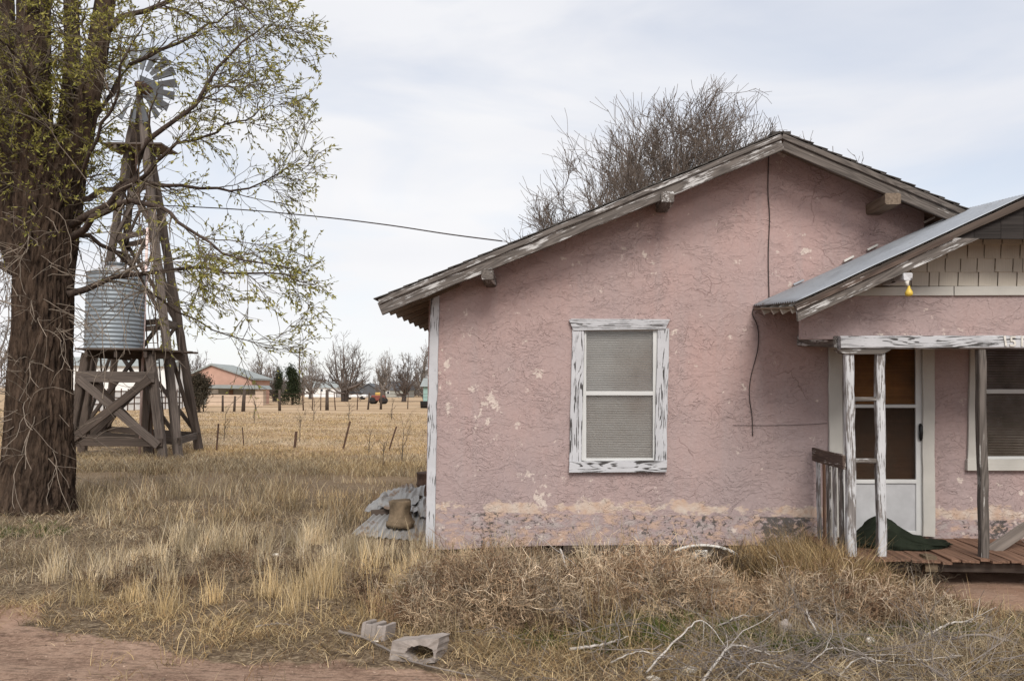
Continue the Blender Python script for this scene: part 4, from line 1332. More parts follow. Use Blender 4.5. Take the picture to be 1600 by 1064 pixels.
def twig_leaves(polys, per, rng, tmin=0.2):
    N, Pn, _ = polys.shape
    pi = np.repeat(np.arange(N), per)
    t = rng.uniform(tmin, 1, N * per) * (Pn - 1.001); i = t.astype(int); f = (t - i)[:, None]
    return polys[pi, i] * (1 - f) + polys[pi, i + 1] * f, polys[pi, i + 1] - polys[pi, i]
pos, dr = twig_leaves(b3, 9, rng)
keep = rng.random(len(pos)) < np.clip(0.15 + 0.85 * vnoise(pos[:, 0] * 0.9, pos[:, 2] * 0.9, 77) * 1.5 * np.clip((pos[:, 0] + 7.0) / 1.5, 0.22, 1), 0, 1) * 0.85
pos, dr = pos[keep], dr[keep]
pos2, dr2 = twig_leaves(e2, 11, rng)
keep2 = rng.random(len(pos2)) < np.clip((pos2[:, 2] - 3.3) / 2.0, 0, 1)
pos2, dr2 = pos2[keep2], dr2[keep2]
def leaftone(n):
    k = rng.random((n, 1)); j = rng.uniform(0.75, 1.2, (n, 1))
    return (np.array([0.22, 0.225, 0.05]) * (1 - k) + np.array([0.42, 0.37, 0.11]) * k) * j
p_all = np.concatenate([pos, pos2]); d_all = np.concatenate([dr, dr2])
d_all = d_all / (np.linalg.norm(d_all, axis=1, keepdims=True) + 1e-9) + rng.normal(0, 0.55, d_all.shape) + np.array([0, 0, -0.1])
nl = len(p_all)
lm = leaf_mesh('crown', p_all, d_all, rng.uniform(0.035, 0.09, nl), rng.uniform(0.014, 0.030, nl), leaftone(nl), rng)
cr_ = obj('crown', lm, LEAFM, big); cr_['kind'] = 'stuff'
# bare whips hanging round the lower trunk
wb = smooth_line([pp(66, 720), pp(66, 500), pp(74, 330)], 12)[None]
w1, wr1 = grow(wb, np.full((1, 12), 0.0085), 90, 1, 1.35, -0.10, 1.0, rng, 0.0, 9, 0.2, lsc=1.15)
w1[:, :, 1] -= 0.25
# more bare twigs drooping between trunk and tank
wb2 = LP[[2, 3, 4]][:, :9]
w2, wr2 = grow(wb2, np.full((3, 9), 0.010), 12, 1, 1.1, -0.13, 0.9, rng, 0.0, 9, 0.14, lsc=1.5)
w3, wr3 = grow(np.concatenate([w1, w2]), np.concatenate([wr1, wr2]), 3, 1, 0.7, -0.05, 0.6, rng, 0.3, 5, 0.2, lsc=0.5)
wm = obj('bare_shoots', tree_mesh('bare_shoots', [(w1, np.maximum(wr1, .005), 4), (w2, np.maximum(wr2, .005), 4), (w3, np.maximum(wr3, .004), 3)]), WHIPM, big)
wm['kind'] = 'stuff'

# bare trees behind the house
t1 = G(1045, 700); 
tp = P(1064, 611, 26.0); tp.z = 0
bare_tree(tp, 11.3, 11.6, 31, BARETREE, 'wide bare tree rising behind the left slope of the pink roof', 0.23, 1.56, 3, 0.34, None, 0.0088)
tp = P(1275, 611, 30.0); tp.z = 0
bare_tree(tp, 12.7, 5.0, 9, BARETREE, 'smaller bare tree whose thin tips show behind the roof ridge', 0.2, 0.9, 1, 0.3, None, 0.010)

# ------------------------------------------------------------------ windmill and tank
def wg(px, py):
    p = G(px, py); p.z = 0.0
    return p
cA, cB, cC, cD = wg(280, 716), wg(312, 704), wg(166, 690), wg(122, 700)
top = P(218, 172, (cA.y + cB.y + cC.y + cD.y) / 4)
mill = empty('windmill', (cA + cB + cC + cD) / 4, 'weathered timber windmill tower with a tin blade wheel behind the branches', 'windmill')
corners = [cA, cB, cC, cD]
def on_leg(c, z):
    t = z / top.z
    return Vector((c.x, c.y, 0)).lerp(top, t)
for c in corners:
    side = (top - c); side.z = 0; side.normalize()
    ap = top - side * 0.14
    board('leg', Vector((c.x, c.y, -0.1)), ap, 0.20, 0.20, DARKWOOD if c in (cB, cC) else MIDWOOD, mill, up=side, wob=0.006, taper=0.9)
def girt(i, j, z, wd=0.15, m=DARKWOOD, ext=0.12, t=0.045):
    a, b = on_leg(corners[i], z), on_leg(corners[j], z)
    d = (b - a).normalized() * ext
    board('girt', a - d, b + d, wd, t, m, mill)
def zof(py):
    return P(218, py, top.y).z
for z in (0.42, zof(510), zof(372), zof(290)):
    for i in range(4):
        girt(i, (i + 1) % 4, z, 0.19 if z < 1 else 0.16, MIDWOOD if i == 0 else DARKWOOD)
def xbrace(i, j, z0, z1, m=DARKWOOD):
    a0, b1_ = on_leg(corners[i], z0), on_leg(corners[j], z1)
    a1, b0 = on_leg(corners[i], z1), on_leg(corners[j], z0)
    nrm = (b1_ - a0).cross(UP).normalized() * 0.05
    board('brace', a0 + nrm, b1_ + nrm, 0.13, 0.04, m, mill)
    board('brace', b0 - nrm, a1 - nrm, 0.13, 0.04, m, mill)
for i in range(4):
    xbrace(i, (i + 1) % 4, 0.42, zof(510))
    xbrace(i, (i + 1) % 4, zof(510), zof(372))
    xbrace(i, (i + 1) % 4, zof(372), zof(290), MIDWOOD)
zp = zof(233)
for dy in (-0.42, -0.14, 0.14, 0.42):
    c = Vector((top.x, top.y + dy, zp))
    board('platform_plank', c + Vector((-0.85, 0, 0.02)), c + Vector((0.95, 0, 0)), 0.05, 0.24, MIDWOOD, mill)
for dx in (-0.4, 0.4):
    board('platform_beam', Vector((top.x + dx, top.y - 0.55, zp - 0.09)), Vector((top.x + dx, top.y + 0.55, zp - 0.09)), 0.12, 0.08, MIDWOOD, mill)
tube_obj('mast', [top + Vector((0, 0, -1.1)), top + Vector((0, 0, -0.3)), P(218, 130, top.y)], [0.24, 0.18, 0.06], DARKWOOD, mill, 8)
hubp = P(217, 133, top.y - 0.45)
gear = bpy.data.objects.new('gear_head', None); COL.objects.link(gear); gear.location = hubp; attach(gear, mill)
box_obj('gear_case', hubp + Vector((0, 0.35, 0.02)), (0.26, 0.55, 0.26), RUSTM, gear, 0.05)
tube_obj('hub', [hubp + Vector((0, -0.06, 0)), hubp + Vector((0, 0.12, 0))], 0.11, RUSTM, gear, 12)
wheel = bpy.data.objects.new('wheel', None); COL.objects.link(wheel); wheel.location = hubp; attach(wheel, mill)
RW = 1.12
bm = bmesh.new()
vs = []
for (r, wd) in ((0.40, 0.045), (1.0, 0.115)):
    for sx in (-1, 1):
        vs.append(bm.verts.new((sx * wd, sx * 0.06 * r, r * RW)))
        vs.append(bm.verts.new((sx * wd, sx * 0.06 * r + 0.006, r * RW)))
bm.faces.new((vs[0], vs[2], vs[6], vs[4])); bm.faces.new((vs[1], vs[5], vs[7], vs[3]))
for a, b in ((0, 4), (2, 6), (0, 2), (4, 6)):
    bm.faces.new((vs[a], vs[b], vs[b + 1], vs[a + 1]))
bl = bm_mesh('blade', bm)
for k in range(18):
    o = obj('blade', bl, BLADEM)
    o.matrix_basis = Matrix.Translation(hubp) @ Matrix.Rotation(R(20 * k + 8), 4, 'Y')
    attach(o, wheel)
for r in (0.52, 0.93):
    a = np.linspace(0, 2 * np.pi, 37)
    tube_obj('rim', np.stack([hubp.x + np.cos(a) * r * RW, np.full(37, hubp.y + 0.03), hubp.z + np.sin(a) * r * RW], -1), 0.012, BLADEM, wheel, 5)
for k in range(6):
    a = R(60 * k + 18)
    tube_obj('spoke', [hubp, hubp + Vector((math.cos(a) * 1.0, 0.02, math.sin(a) * 1.0))], 0.014, BLADEM, wheel, 5)
slabv = P(217, 133, top.y + 0.5)
prism('vane', [slabv + Vector((0, 0, -0.30)), slabv + Vector((0.35, 1.1, -0.42)), slabv + Vector((0.35, 1.1, 0.42)), slabv + Vector((0, 0, 0.30))], (0.01, 0, 0), BLADEM, mill)
lx = on_leg(cA, 0.6); lt = on_leg(cA, zp - 0.2)
lad = bpy.data.objects.new('ladder', None); COL.objects.link(lad); lad.location = lx; attach(lad, mill)
for dx in (-0.16, 0.16):
    tube_obj('rail', [lx + Vector((dx - 0.35, -0.1, -0.6)), lt + Vector((dx * 0.7 - 0.1, -0.1, 0))], 0.018, RUSTM, lad, 5)
for k in range(16):
    c = (lx + Vector((-0.35, -0.1, -0.6))).lerp(lt + Vector((-0.1, -0.1, 0)), (k + 0.5) / 16)
    tube_obj('rung', [c + Vector((-0.15, 0, 0)), c + Vector((0.15, 0, 0))], 0.010, RUSTM, lad, 5)

# tank stand in front of the tower
SY = 20.2
f0, f1 = P(108, 722, SY), P(256, 722, SY)
st = empty('tank_stand', Vector(((f0.x + f1.x) / 2, SY + 0.8, 0)), 'dark timber stand with crossed braces holding the round tank', 'tank stand')
zt = P(180, 546, SY).z
def sp(px, py, dy=0):
    return P(px, py, SY + dy)
legs = {}
for nm, (bx, tx, dy) in {'a': (256, 233, 0), 'b': (104, 134, 0), 'c': (232, 222, 1.7), 'd': (128, 140, 1.7)}.items():
    bpt = P(bx, 700, SY + dy); bpt.z = -0.08
    tpt = P(tx, 600, SY + dy); tpt.z = zt - 0.1
    legs[nm] = (bpt, tpt)
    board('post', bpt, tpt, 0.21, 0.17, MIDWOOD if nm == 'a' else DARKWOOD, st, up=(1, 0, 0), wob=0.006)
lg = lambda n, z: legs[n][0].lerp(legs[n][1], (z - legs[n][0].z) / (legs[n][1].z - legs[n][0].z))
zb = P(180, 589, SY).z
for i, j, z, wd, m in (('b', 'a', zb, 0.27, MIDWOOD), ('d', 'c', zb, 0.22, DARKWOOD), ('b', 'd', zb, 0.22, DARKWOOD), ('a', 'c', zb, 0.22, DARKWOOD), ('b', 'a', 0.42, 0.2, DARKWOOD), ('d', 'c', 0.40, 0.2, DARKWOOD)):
    a, b = lg(i, z), lg(j, z)
    off = Vector((0, -0.11 if i == 'b' and j == 'a' else 0.0, 0))
    d = (b - a).normalized() * 0.1
    board('beam', a - d + off, b + d + off, wd, 0.06, m, st)
for i, j, dy in (('b', 'a', -0.16), ('a', 'b', -0.2), ('d', 'c', 0.1), ('c', 'd', 0.15)):
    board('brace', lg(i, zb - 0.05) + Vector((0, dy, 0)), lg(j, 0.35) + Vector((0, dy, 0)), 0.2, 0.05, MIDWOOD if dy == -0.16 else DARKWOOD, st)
board('brace', lg('a', zb), lg('c', 0.3), 0.17, 0.05, DARKWOOD, st, up=(0, 0, 1))
board('brace', lg('c', zb), lg('a', 0.3), 0.17, 0.05, DARKWOOD, st, up=(0, 0, 1))
xl, xr = P(126, 546, SY).x, P(258, 546, SY).x
for k in range(9):
    y = SY - 0.15 + 0.235 * k
    board('deck_plank', Vector((xl + random.uniform(-.06, .06), y, zt)), Vector((xr + random.uniform(-.25, .1), y, zt + random.gauss(0, .01))), 0.05, 0.21, DARKWOOD, st)
for dx in (0.25, 1.0, 1.75):
    board('joist', Vector((xl + dx, SY - 0.2, zt - 0.12)), Vector((xl + dx, SY + 1.95, zt - 0.12)), 0.17, 0.08, DARKWOOD, st)

tcn = P(178, 541, SY + 0.78); tcn.z = zt + 0.026
TR = 44 * (SY + 0.5) / F
tank = empty('water_tank', tcn, 'round galvanised corrugated water tank with a low cone roof on the timber stand', 'water tank')
th = P(178, 428, SY + 0.6).z - tcn.z
prof = []
nrow = 110
for i in range(nrow + 1):
    z = th * i / nrow
    prof.append((TR + 0.011 * math.sin(z / 0.105 * 2 * math.pi), z))
tube_obj('body', [tcn + Vector((0, 0, z)) for r, z in prof], [r for r, z in prof], TANKM, tank, 40)
tube_obj('tank_roof', [tcn + Vector((0, 0, z)) for z in (th, th + 0.015, th + 0.21, th + 0.22)], [TR + 0.03, TR + 0.03, 0.24, 0.22], TINM, tank, 24)
tube_obj('hatch_lid', [tcn + Vector((0, 0, z)) for z in (th + 0.2, th + 0.27, th + 0.28, th + 0.30)], [0.23, 0.23, 0.26, 0.25], TANKM, tank, 20)

wp1 = G(218, 712); tag(tube_obj('well_pipe', [Vector((wp1.x, wp1.y, -0.05)), Vector((wp1.x, wp1.y, zof(380)))], 0.035, PIPEW, None, 8), 'pale red-stained well pipe standing upright inside the windmill tower', 'pipe')
wp2 = G(229, 692); tag(tube_obj('hydrant_pipe', [Vector((wp2.x, wp2.y, -0.05)), Vector((wp2.x, wp2.y, 1.2)), Vector((wp2.x + 0.12, wp2.y, 1.22))], 0.03, PIPER, None, 8), 'thin red standpipe behind the tank stand', 'pipe')

# ------------------------------------------------------------------ background
def far_house(name, px0, px1, py_base, py_eave, Y, depth, m_wall, m_roof, label, gable=None, windows=(), cat='house', overhang=0.3):
    a = P(px0, py_base, Y); b = P(px1, py_base, Y)
    z0 = min(a.z, b.z, 0.0); ze = P((px0 + px1) / 2, py_eave, Y).z
    root = empty(name, Vector(((a.x + b.x) / 2, Y, 0)), label, cat)
    if gable:
        gx_, gy_ = gable
        g = P(gx_, gy_, Y)
        pts = [Vector((a.x, Y, z0)), Vector((b.x, Y, z0)), Vector((b.x, Y, ze)), Vector((g.x, Y, g.z)), Vector((a.x, Y, ze))]
        prism('wall', pts, (0, depth, 0), m_wall, root)
        for e in (a.x, b.x):
            d = Vector((e - g.x, 0, ze - g.z))
            e2 = Vector((g.x, Y - overhang, g.z)) + d * 1.08
            g2 = Vector((g.x, Y - overhang, g.z))
            prism('roof', [g2 + UP * 0.02, e2 + UP * 0.02, e2 + UP * 0.22, g2 + UP * 0.22], (0, depth + 2 * overhang, 0), m_roof, root)
    else:
        prism('wall', [Vector((a.x, Y, z0)), Vector((b.x, Y, z0)), Vector((b.x, Y, ze)), Vector((a.x, Y, ze))], (0, depth, 0), m_wall, root)
        rz = ze + depth * 0.22
        o_ = overhang
        prism('roof', [Vector((a.x - o_, Y - o_, ze)), Vector((a.x - o_, Y + depth / 2, rz)), Vector((a.x - o_, Y + depth + o_, ze))], (b.x - a.x + 2 * o_, 0, 0), m_roof, root)
    for (x0, x1, y0, y1) in windows:
        w_ = slab('window', [(x0, y1), (x1, y1), (x1, y0), (x0, y0)], Y - 0.06, 0.05, WHITEWALL, root)
        sl_ = slab('pane', [(x0 + .7, y1 - .7), (x1 - .7, y1 - .7), (x1 - .7, y0 + .7), (x0 + .7, y0 + .7)], Y - 0.09, 0.03, DARKPANE, w_)
    return root
sh = far_house('salmon_house', 284, 392, 640, 592, 92, 6, PEACH, GREYROOF, 'salmon pink gabled house with a grey roof beyond the field', (331, 571))
# its grey porch wing and pillar
slab('porch_roof', [(308, 606), (413, 608), (408, 602), (330, 601)], 88.6, 2.6, GREYROOF, sh)
slab('porch_wall', [(312, 637), (398, 637), (398, 606), (312, 606)], 90.6, 0.3, GREYWALL, sh)
slab('porch_window', [(314, 615), (341, 615), (341, 608), (314, 608)], 90.5, 0.08, WHITEWALL, sh)
slab('porch_door', [(358, 637), (364, 637), (364, 609), (358, 609)], 90.5, 0.08, DECKM, sh)
slab('pillar', [(399, 638), (411, 638), (411, 607), (399, 607)], 88.9, 1.0, TANWALL, sh)
tw_ = slab('block_wall', [(318, 640), (411, 640), (411, 617.5), (326, 616.5)], 86.0, 0.25, TANWALL)
tag(tw_, 'low tan block wall in front of the salmon house', 'wall')
far_house('white_cottage', 476, 525, 622, 606, 190, 7, WHITEWALL, GREYROOF, 'long low white cottage far off between the bare trees', None, ((500, 505, 607, 612), (512, 517, 607, 612)))
far_house('grey_roof_house', 597, 636, 622, 609.5, 200, 10, GREYWALL, DARKROOF, 'low house with a dark blue-grey roof far behind the rusty machine', None, ((604, 609, 611, 616),))
far_house('dark_barn', 562, 588, 622, 608, 210, 9, DARKROOF, DARKROOF, 'small dark barn far off right of the big bare tree', (576, 600), ())
far_house('white_trailer', 92, 262, 640, 572, 74, 4, WHITEWALL, GREYROOF, 'white trailer home seen through the timbers of the tank stand', None, ((150, 168, 580, 596), (210, 228, 580, 596)), 'trailer')
shd = far_house('teal_shed', 661, 694, 634, 604, 84, 4, TEAL, GREYROOF, 'pale teal shed just left of the house corner', None)
# white sheet fence with a wire grid in front
wf = empty('white_panel_fence', P(200, 650, 58), 'white panel fence with dark grid wire behind the windmill legs', 'fence')
xa, xb = P(96, 640, 56), P(286, 640, 70)
za = 1.55
nseg = 9
for k in range(nseg):
    a = Vector((xa.x, xa.y, 0)).lerp(Vector((xb.x, xb.y, 0)), k / nseg + 0.003)
    b = Vector((xa.x, xa.y, 0)).lerp(Vector((xb.x, xb.y, 0)), (k + 1) / nseg - 0.003)
    board('panel', a + UP * 0.80, b + UP * 0.80, 1.5, 0.04, WHITEWALL, wf)
for k in range(2 * nseg + 1):
    a = Vector((xa.x, xa.y - 0.2, 0)).lerp(Vector((xb.x, xb.y - 0.2, 0)), k / (2 * nseg))
    tube_obj('picket', [a, a + UP * 1.7], 0.045, RUSTM, wf, 5)
for z in (0.55, 1.02, 1.5):
    tube_obj('rail', [Vector((xa.x, xa.y - 0.2, z)), Vector((xb.x, xb.y - 0.2, z))], 0.04, RUSTM, wf, 5)

# far wire fence
fy0, fy1 = G(300, 644), G(680, 638.5)
fn = empty('wire_fence', Vector((fy0.x, fy0.y, 0)), 'far wire fence with wooden posts along the back of the field', 'fence')
def fpt(px):
    d = ray(px, 640); ax, ay = fy0.x, fy0.y; bx, by = fy1.x, fy1.y
    # intersection of the viewing plane with the fence line
    t = (ax * d.y - ay * d.x) / ((by - ay) * d.x - (bx - ax) * d.y)
    return Vector((ax + (bx - ax) * t, ay + (by - ay) * t, 0))
for px, top_, r in ((318, 1.3, .05), (348, 1.25, .09), (366, 1.2, .1), (380, 1.75, .15), (437, 1.7, .12), (474, 1.5, .06), (488, 1.6, .045), (501, 1.6, .045), (511, 1.75, .16), (524, 1.5, .05), (558, 1.5, .05), (575, 1.5, .09), (595, 1.7, .12), (637, 1.5, .05), (690, 1.6, .12)):
    p = fpt(px)
    tube_obj('post', [p, p + Vector((random.gauss(0, .05), 0, top_))], [r, r * .8], DARKWOOD if r > .08 else RUSTM, fn, 6)
for z in (0.35, 0.75, 1.1, 1.4):
    tube_obj('wire', [Vector((fy0.x, fy0.y, z)), fpt(437) + UP * (z - .03), fpt(560) + UP * z, Vector((fy1.x + 2, fy1.y, z))], 0.012, RUSTM, fn, 4)
# leaning steel posts in the field
for px, pyb, pxt, pyt, r, lab in ((338, 704, 341.5, 662, .022, 'upright rusty steel post nearest the windmill legs'), (381.5, 696, 378.5, 667, .016, 'thin short steel post leaning a little left in the field'),
                             (460, 700, 463, 674, .035, 'short stubby dark post broken off in the field'), (535, 702, 547, 658, .026, 'tallest dark steel post leaning right in the field'),
                             (606, 704, 619.5, 666, .022, 'thin steel post leaning right, nearest the house corner')):
    b = G(px, pyb); t = P(pxt, pyt, b.y)
    o = empty('steel_post', Vector((b.x, b.y, 0)), lab, 'fence post', 'leaning steel posts across the field')
    board('shaft', Vector((b.x, b.y, -0.1)), t, r * 2, r * 1.2, RUSTM, o, up=(1, 0, 0), wob=0.001)
# machine, trough, car, utility pole
mp0 = P(591, 629, 104); mp0.z = 0
mach = empty('farm_machine', mp0, 'rusty red farm machine with a yellow top out in the back field', 'farm machine')
box_obj('body', mp0 + Vector((0, 0, 0.75)), (1.6, 1.2, 0.7), REDM, mach, 0.08)
box_obj('hood', mp0 + Vector((0.0, 0, 1.25)), (0.7, 0.9, 0.4), YELM, mach, 0.08)
box_obj('side_panel', mp0 + Vector((-1.0, 0, 0.6)), (0.35, 1.0, 0.8), GREYWALL, mach, 0.05)
for dx in (-0.6, 0.65):
    for dy in (-0.7, 0.7):
        c = mp0 + Vector((dx, dy, 0.42))
        tube_obj('wheel', [c + Vector((0, -0.12, 0)), c + Vector((0, 0.12, 0))], 0.42, TYREM, mach, 16)
tpb = G(662, 637.5)
trough = empty('black_trough', Vector((tpb.x, tpb.y, 0)), 'black stock trough beside the teal shed', 'trough')
tube_obj('shell', [Vector((tpb.x + 0.3, tpb.y, z)) for z in (0, 0.62, 0.66, 0.66, 0.3)], [0.62, 0.66, 0.66, 0.60, 0.56], TYREM, trough, 20)
cp = P(556, 613, 150); cp.z = 0
car = empty('white_car', cp, 'white car parked far off right of the big bare tree', 'car')
box_obj('body', cp + Vector((0, 0, 0.62)), (4.2, 1.7, 0.6), WHITEWALL, car, 0.12)
box_obj('cabin', cp + Vector((0.1, 0, 1.15)), (2.2, 1.5, 0.5), DARKPANE, car, 0.15)
for dx in (-1.3, 1.3):
    for dy in (-0.8, 0.8):
        c = cp + Vector((dx, dy, 0.32)); tube_obj('wheel', [c + Vector((0, -.1, 0)), c + Vector((0, .1, 0))], 0.32, TYREM, car, 12)
up_ = P(468, 612, 140); up_.z = 0
pole = empty('utility_pole', up_, 'thin utility pole standing among the far trees', 'utility pole')
ut = P(468, 544, 140)
tube_obj('shaft', [up_, ut], [0.16, 0.11], FARTREE, pole, 8)
board('crossarm', ut + Vector((-0.9, 0, -0.7)), ut + Vector((0.9, 0, -0.7)), 0.12, 0.1, FARTREE, pole)

# far trees
FT = [  # px, base y, top y, Y, spread px, seed, material, stems, label
    (306, 618, 545, 125, 70, 1, FARTREE, 2, 'bare tree rising behind the left end of the salmon house', 0.05),
    (404, 620, 543, 112, 56, 2, FARTREE2, 2, 'pale bare tree standing right behind the salmon house roof', 0.05),
    (428, 620, 563, 118, 40, 3, FARTREE, 2, 'small bare tree between the salmon house and the dark evergreen', 0.05),
    (484, 618, 546, 150, 62, 4, FARTREE2, 2, 'pale bare tree behind the utility pole', 0.05),
    (538, 628, 516, 122, 112, 6, FARTREE, 3, 'largest bare tree of the far row with several dark trunks', 0.08),
    (600, 620, 540, 150, 46, 7, FARTREE2, 1, 'slim pale bare tree right of the largest far tree', 0.05),
    (631, 627, 546, 124, 64, 8, FARTREE, 1, 'stout bare tree with one thick trunk behind the rusty machine', 0.05),
    (668, 622, 526, 130, 60, 9, FARTREE2, 2, 'pale bare tree partly hidden by the house corner', 0.05),
]
for px, yb, yt, Y, spx, sd_, m, stm, lab, hg in FT:
    b = P(px, yb, Y); b.z = 0
    h = P(px, yt, Y).z
    bare_tree(b, h, spx * Y / F * 0.9, 100 + sd_, m, lab, h * 0.05, 0.9, stm, 0.2, 'bare trees beyond the field', 0.020, hang=hg)
b = P(-35, 611, 34); b.z = 0
bare_tree(b, 8.5, 6, 55, FARTREE2, 'bare grey tree at the far left behind the big trunk', 0.2, 0.9, 2, 0.25, None, 0.012)
def evergreen(px, yb, yt, Y, wpx, seed, label, tone=(0.030, 0.038, 0.018), n=5200, name='evergreen', top=0.7):
    rng = np.random.default_rng(seed)
    b = P(px, yb, Y); b.z = 0
    h = P(px, yt, Y).z; rad = wpx * Y / F / 2
    root = empty(name, b, label, 'shrub' if h < 2.4 else 'tree')
    tube_obj('trunk', [b, b + Vector((0, 0, h * 0.6))], [rad * 0.10, rad * 0.05], FARTREE, root, 6)
    cl = rng.uniform(0, 1, (26, 3))
    cz = cl[:, 0] ** 0.8
    cr = rad * (1 - top * cz) * np.sqrt(cl[:, 1]) * 0.85
    cen = np.stack([np.cos(cl[:, 2] * 6.28) * cr, np.sin(cl[:, 2] * 6.28) * cr, h * (0.1 + 0.85 * cz)], 1)
    pick = rng.integers(0, 26, n)
    pos = cen[pick] + rng.normal(0, 1, (n, 3)) * np.array([rad * 0.20, rad * 0.20, h * 0.085])
    pos[:, 2] = np.clip(pos[:, 2], 0.05, None)
    d = rng.normal(0, 0.6, (n, 3)) + np.array([0, 0, 1.0])
    tn = np.array(tone) * rng.uniform(0.5, 1.7, (n, 1))
    sz = rad * 0.16
    o = obj('crown', leaf_mesh('crown', pos, d, rng.uniform(0.6, 1.3, n) * sz, rng.uniform(0.25, 0.5, n) * sz, tn, rng), LEAFM)
    o.location = b; attach(o, root); o['kind'] = 'stuff'
evergreen(457, 618, 576, 92, 38, 1, 'dark bushy evergreen left of the utility pole')
evergreen(436, 618, 572, 100, 20, 2, 'slimmer dark evergreen beside the bushy one')
evergreen(311, 637, 588, 60, 50, 3, 'dark twiggy bush with a yellow-green top right of the windmill', (0.06, 0.05, 0.035))
# low scrub along the horizon
n = 26000
xs_ = RNG.uniform(-95, 12, n); ys_ = RNG.uniform(215, 260, n)
hh = (0.6 + 3.4 * fbm(xs_ * 0.10, ys_ * 0.05, 61) ** 2 * 2)
pos = np.stack([xs_, ys_, hh * RNG.random(n)], 1)
d = RNG.normal(0, 0.5, (n, 3)) + np.array([0, 0, 1])
tn = np.array([0.14, 0.12, 0.105]) * RNG.uniform(0.6, 1.5, (n, 1))
o = obj('far_scrub', leaf_mesh('far_scrub', pos, d, RNG.uniform(0.5, 1.2, n), RNG.uniform(0.2, 0.5, n), tn, RNG), GRASSM)
o['kind'] = 'stuff'; o['label'] = 'low grey-brown scrub along the horizon'; o['category'] = 'scrub'

# ------------------------------------------------------------------ grass
def blades(name, base, h, wd, lean, az, tone, curl=0.6, droop=0.0):
    """curved tapering blades: base (n,3)"""
    n = len(base)
    hd = np.stack([np.cos(az), np.sin(az), np.zeros(n)], 1)
    sd = np.stack([-np.sin(az), np.cos(az), np.zeros(n)], 1)
    # turn the blade's flat side at random
    tw_ = RNG.uniform(0, np.pi, n)[:, None]
    sd = sd * np.cos(tw_) + hd * np.sin(tw_)
    lv = []
    for u, wk in ((0.0, 1.0), (0.4, 0.85), (0.75, 0.55)):
        c = base + hd * (h * lean * (u ** (1 + curl)))[:, None] + np.array([0, 0, 1.0]) * (h * (u - droop * u ** 3))[:, None]
        lv += [c - sd * (wd * wk / 2)[:, None], c + sd * (wd * wk / 2)[:, None]]
    c = base + hd * (h * lean)[:, None] + np.array([0, 0, 1.0]) * (h * (1 - droop))[:, None]
    lv.append(c)
    V = np.stack(lv, 1).reshape(-1, 3)
    i = np.arange(n)[:, None] * 7
    q1 = i + np.array([[0, 1, 3, 2]]); q2 = i + np.array([[2, 3, 5, 4]]); t3 = i + np.array([[4, 5, 6]])
    return mesh_np(name, V, [np.concatenate([q1, q2]), t3], True, np.repeat(tone, 7, axis=0))

PAL = np.array([[0.43, 0.345, 0.225], [0.54, 0.455, 0.325], [0.36, 0.265, 0.165], [0.31, 0.25, 0.185], [0.23, 0.15, 0.095], [0.48, 0.425, 0.345]])
def tones(n, wts, jit=0.25, pal=PAL):
    wts = np.array(wts, dtype=float); wts /= wts.sum()
    k = RNG.choice(len(pal), n, p=wts)
    return pal[k] * RNG.uniform(1 - jit, 1 + jit, (n, 1))

def house_clear(x, y):
    """False inside the house and the deck, on track and path"""
    inh = (x > XL - 0.03) & (x < XR) & (y > W - 0.06)
    ind = (x > x0 - 0.05) & (y > YD0 - 0.03)
    heap = (x > -2.42) & (x < XL + 0.1) & (y > 9.35) & (y < 11.9)
    return ~(inh | ind | (heap & (RNG.random(len(x)) < 0.93)))

def scatter(n, xr, yr, power=2.0):
    """clump centres, thinner with distance"""
    u = RNG.random(n)
    y = (yr[0] ** (1 - power) + u * (yr[1] ** (1 - power) - yr[0] ** (1 - power))) ** (1 / (1 - power)) if power != 1 else yr[0] * (yr[1] / yr[0]) ** u
    wx = np.array([xr[0] * y / yr[0], xr[1] * y / yr[0]])
    x = wx[0] + RNG.random(n) * (wx[1] - wx[0])
    return x, y

def grass_layer(name, label, cx, cy, ch, per, rad, wts, wbase, lean=(0.2, 0.9), droop=(0, 0.25), azb=None, jit=0.25, curl=0.6, pal=PAL):
    n = len(cx)
    per_ = per
    x = np.repeat(cx, per_) + RNG.normal(0, 1, n * per_) * np.repeat(rad, per_)
    y = np.repeat(cy, per_) + RNG.normal(0, 1, n * per_) * np.repeat(rad, per_)
    ok = house_clear(x, y)
    x, y = x[ok], y[ok]
    hgt = (np.repeat(ch, per_) * np.clip(RNG.normal(0.75, 0.28, n * per_), 0.2, 1.4))[ok]
    m = len(x)
    base = np.stack([x, y, gz(x, y) - 0.01], 1)
    az = RNG.uniform(0, 2 * np.pi, m) if azb is None else RNG.normal(azb, 0.9, m)
    wd = wbase * np.maximum(1.0, y / 7.0) * RNG.uniform(0.7, 1.4, m)
    ct = np.repeat(RNG.uniform(0.40, 1.45, (n, 1)), per_, axis=0)[ok]
    g_ = np.clip((fbm(x * 0.33, y * 0.33, 201) - 0.5) * 4 + 0.5, 0, 1)[:, None]
    ct = ct * (np.array([0.96, 0.86, 0.66]) * g_ + np.array([0.93, 0.90, 0.84]) * (1 - g_))
    o = obj(name, blades(name, base, hgt, wd, RNG.uniform(*lean, m), az, tones(m, wts, jit, pal) * ct, curl, RNG.uniform(*droop, m)), GRASSM)
    o['kind'] = 'stuff'; o['label'] = label; o['category'] = 'grass'
    return o

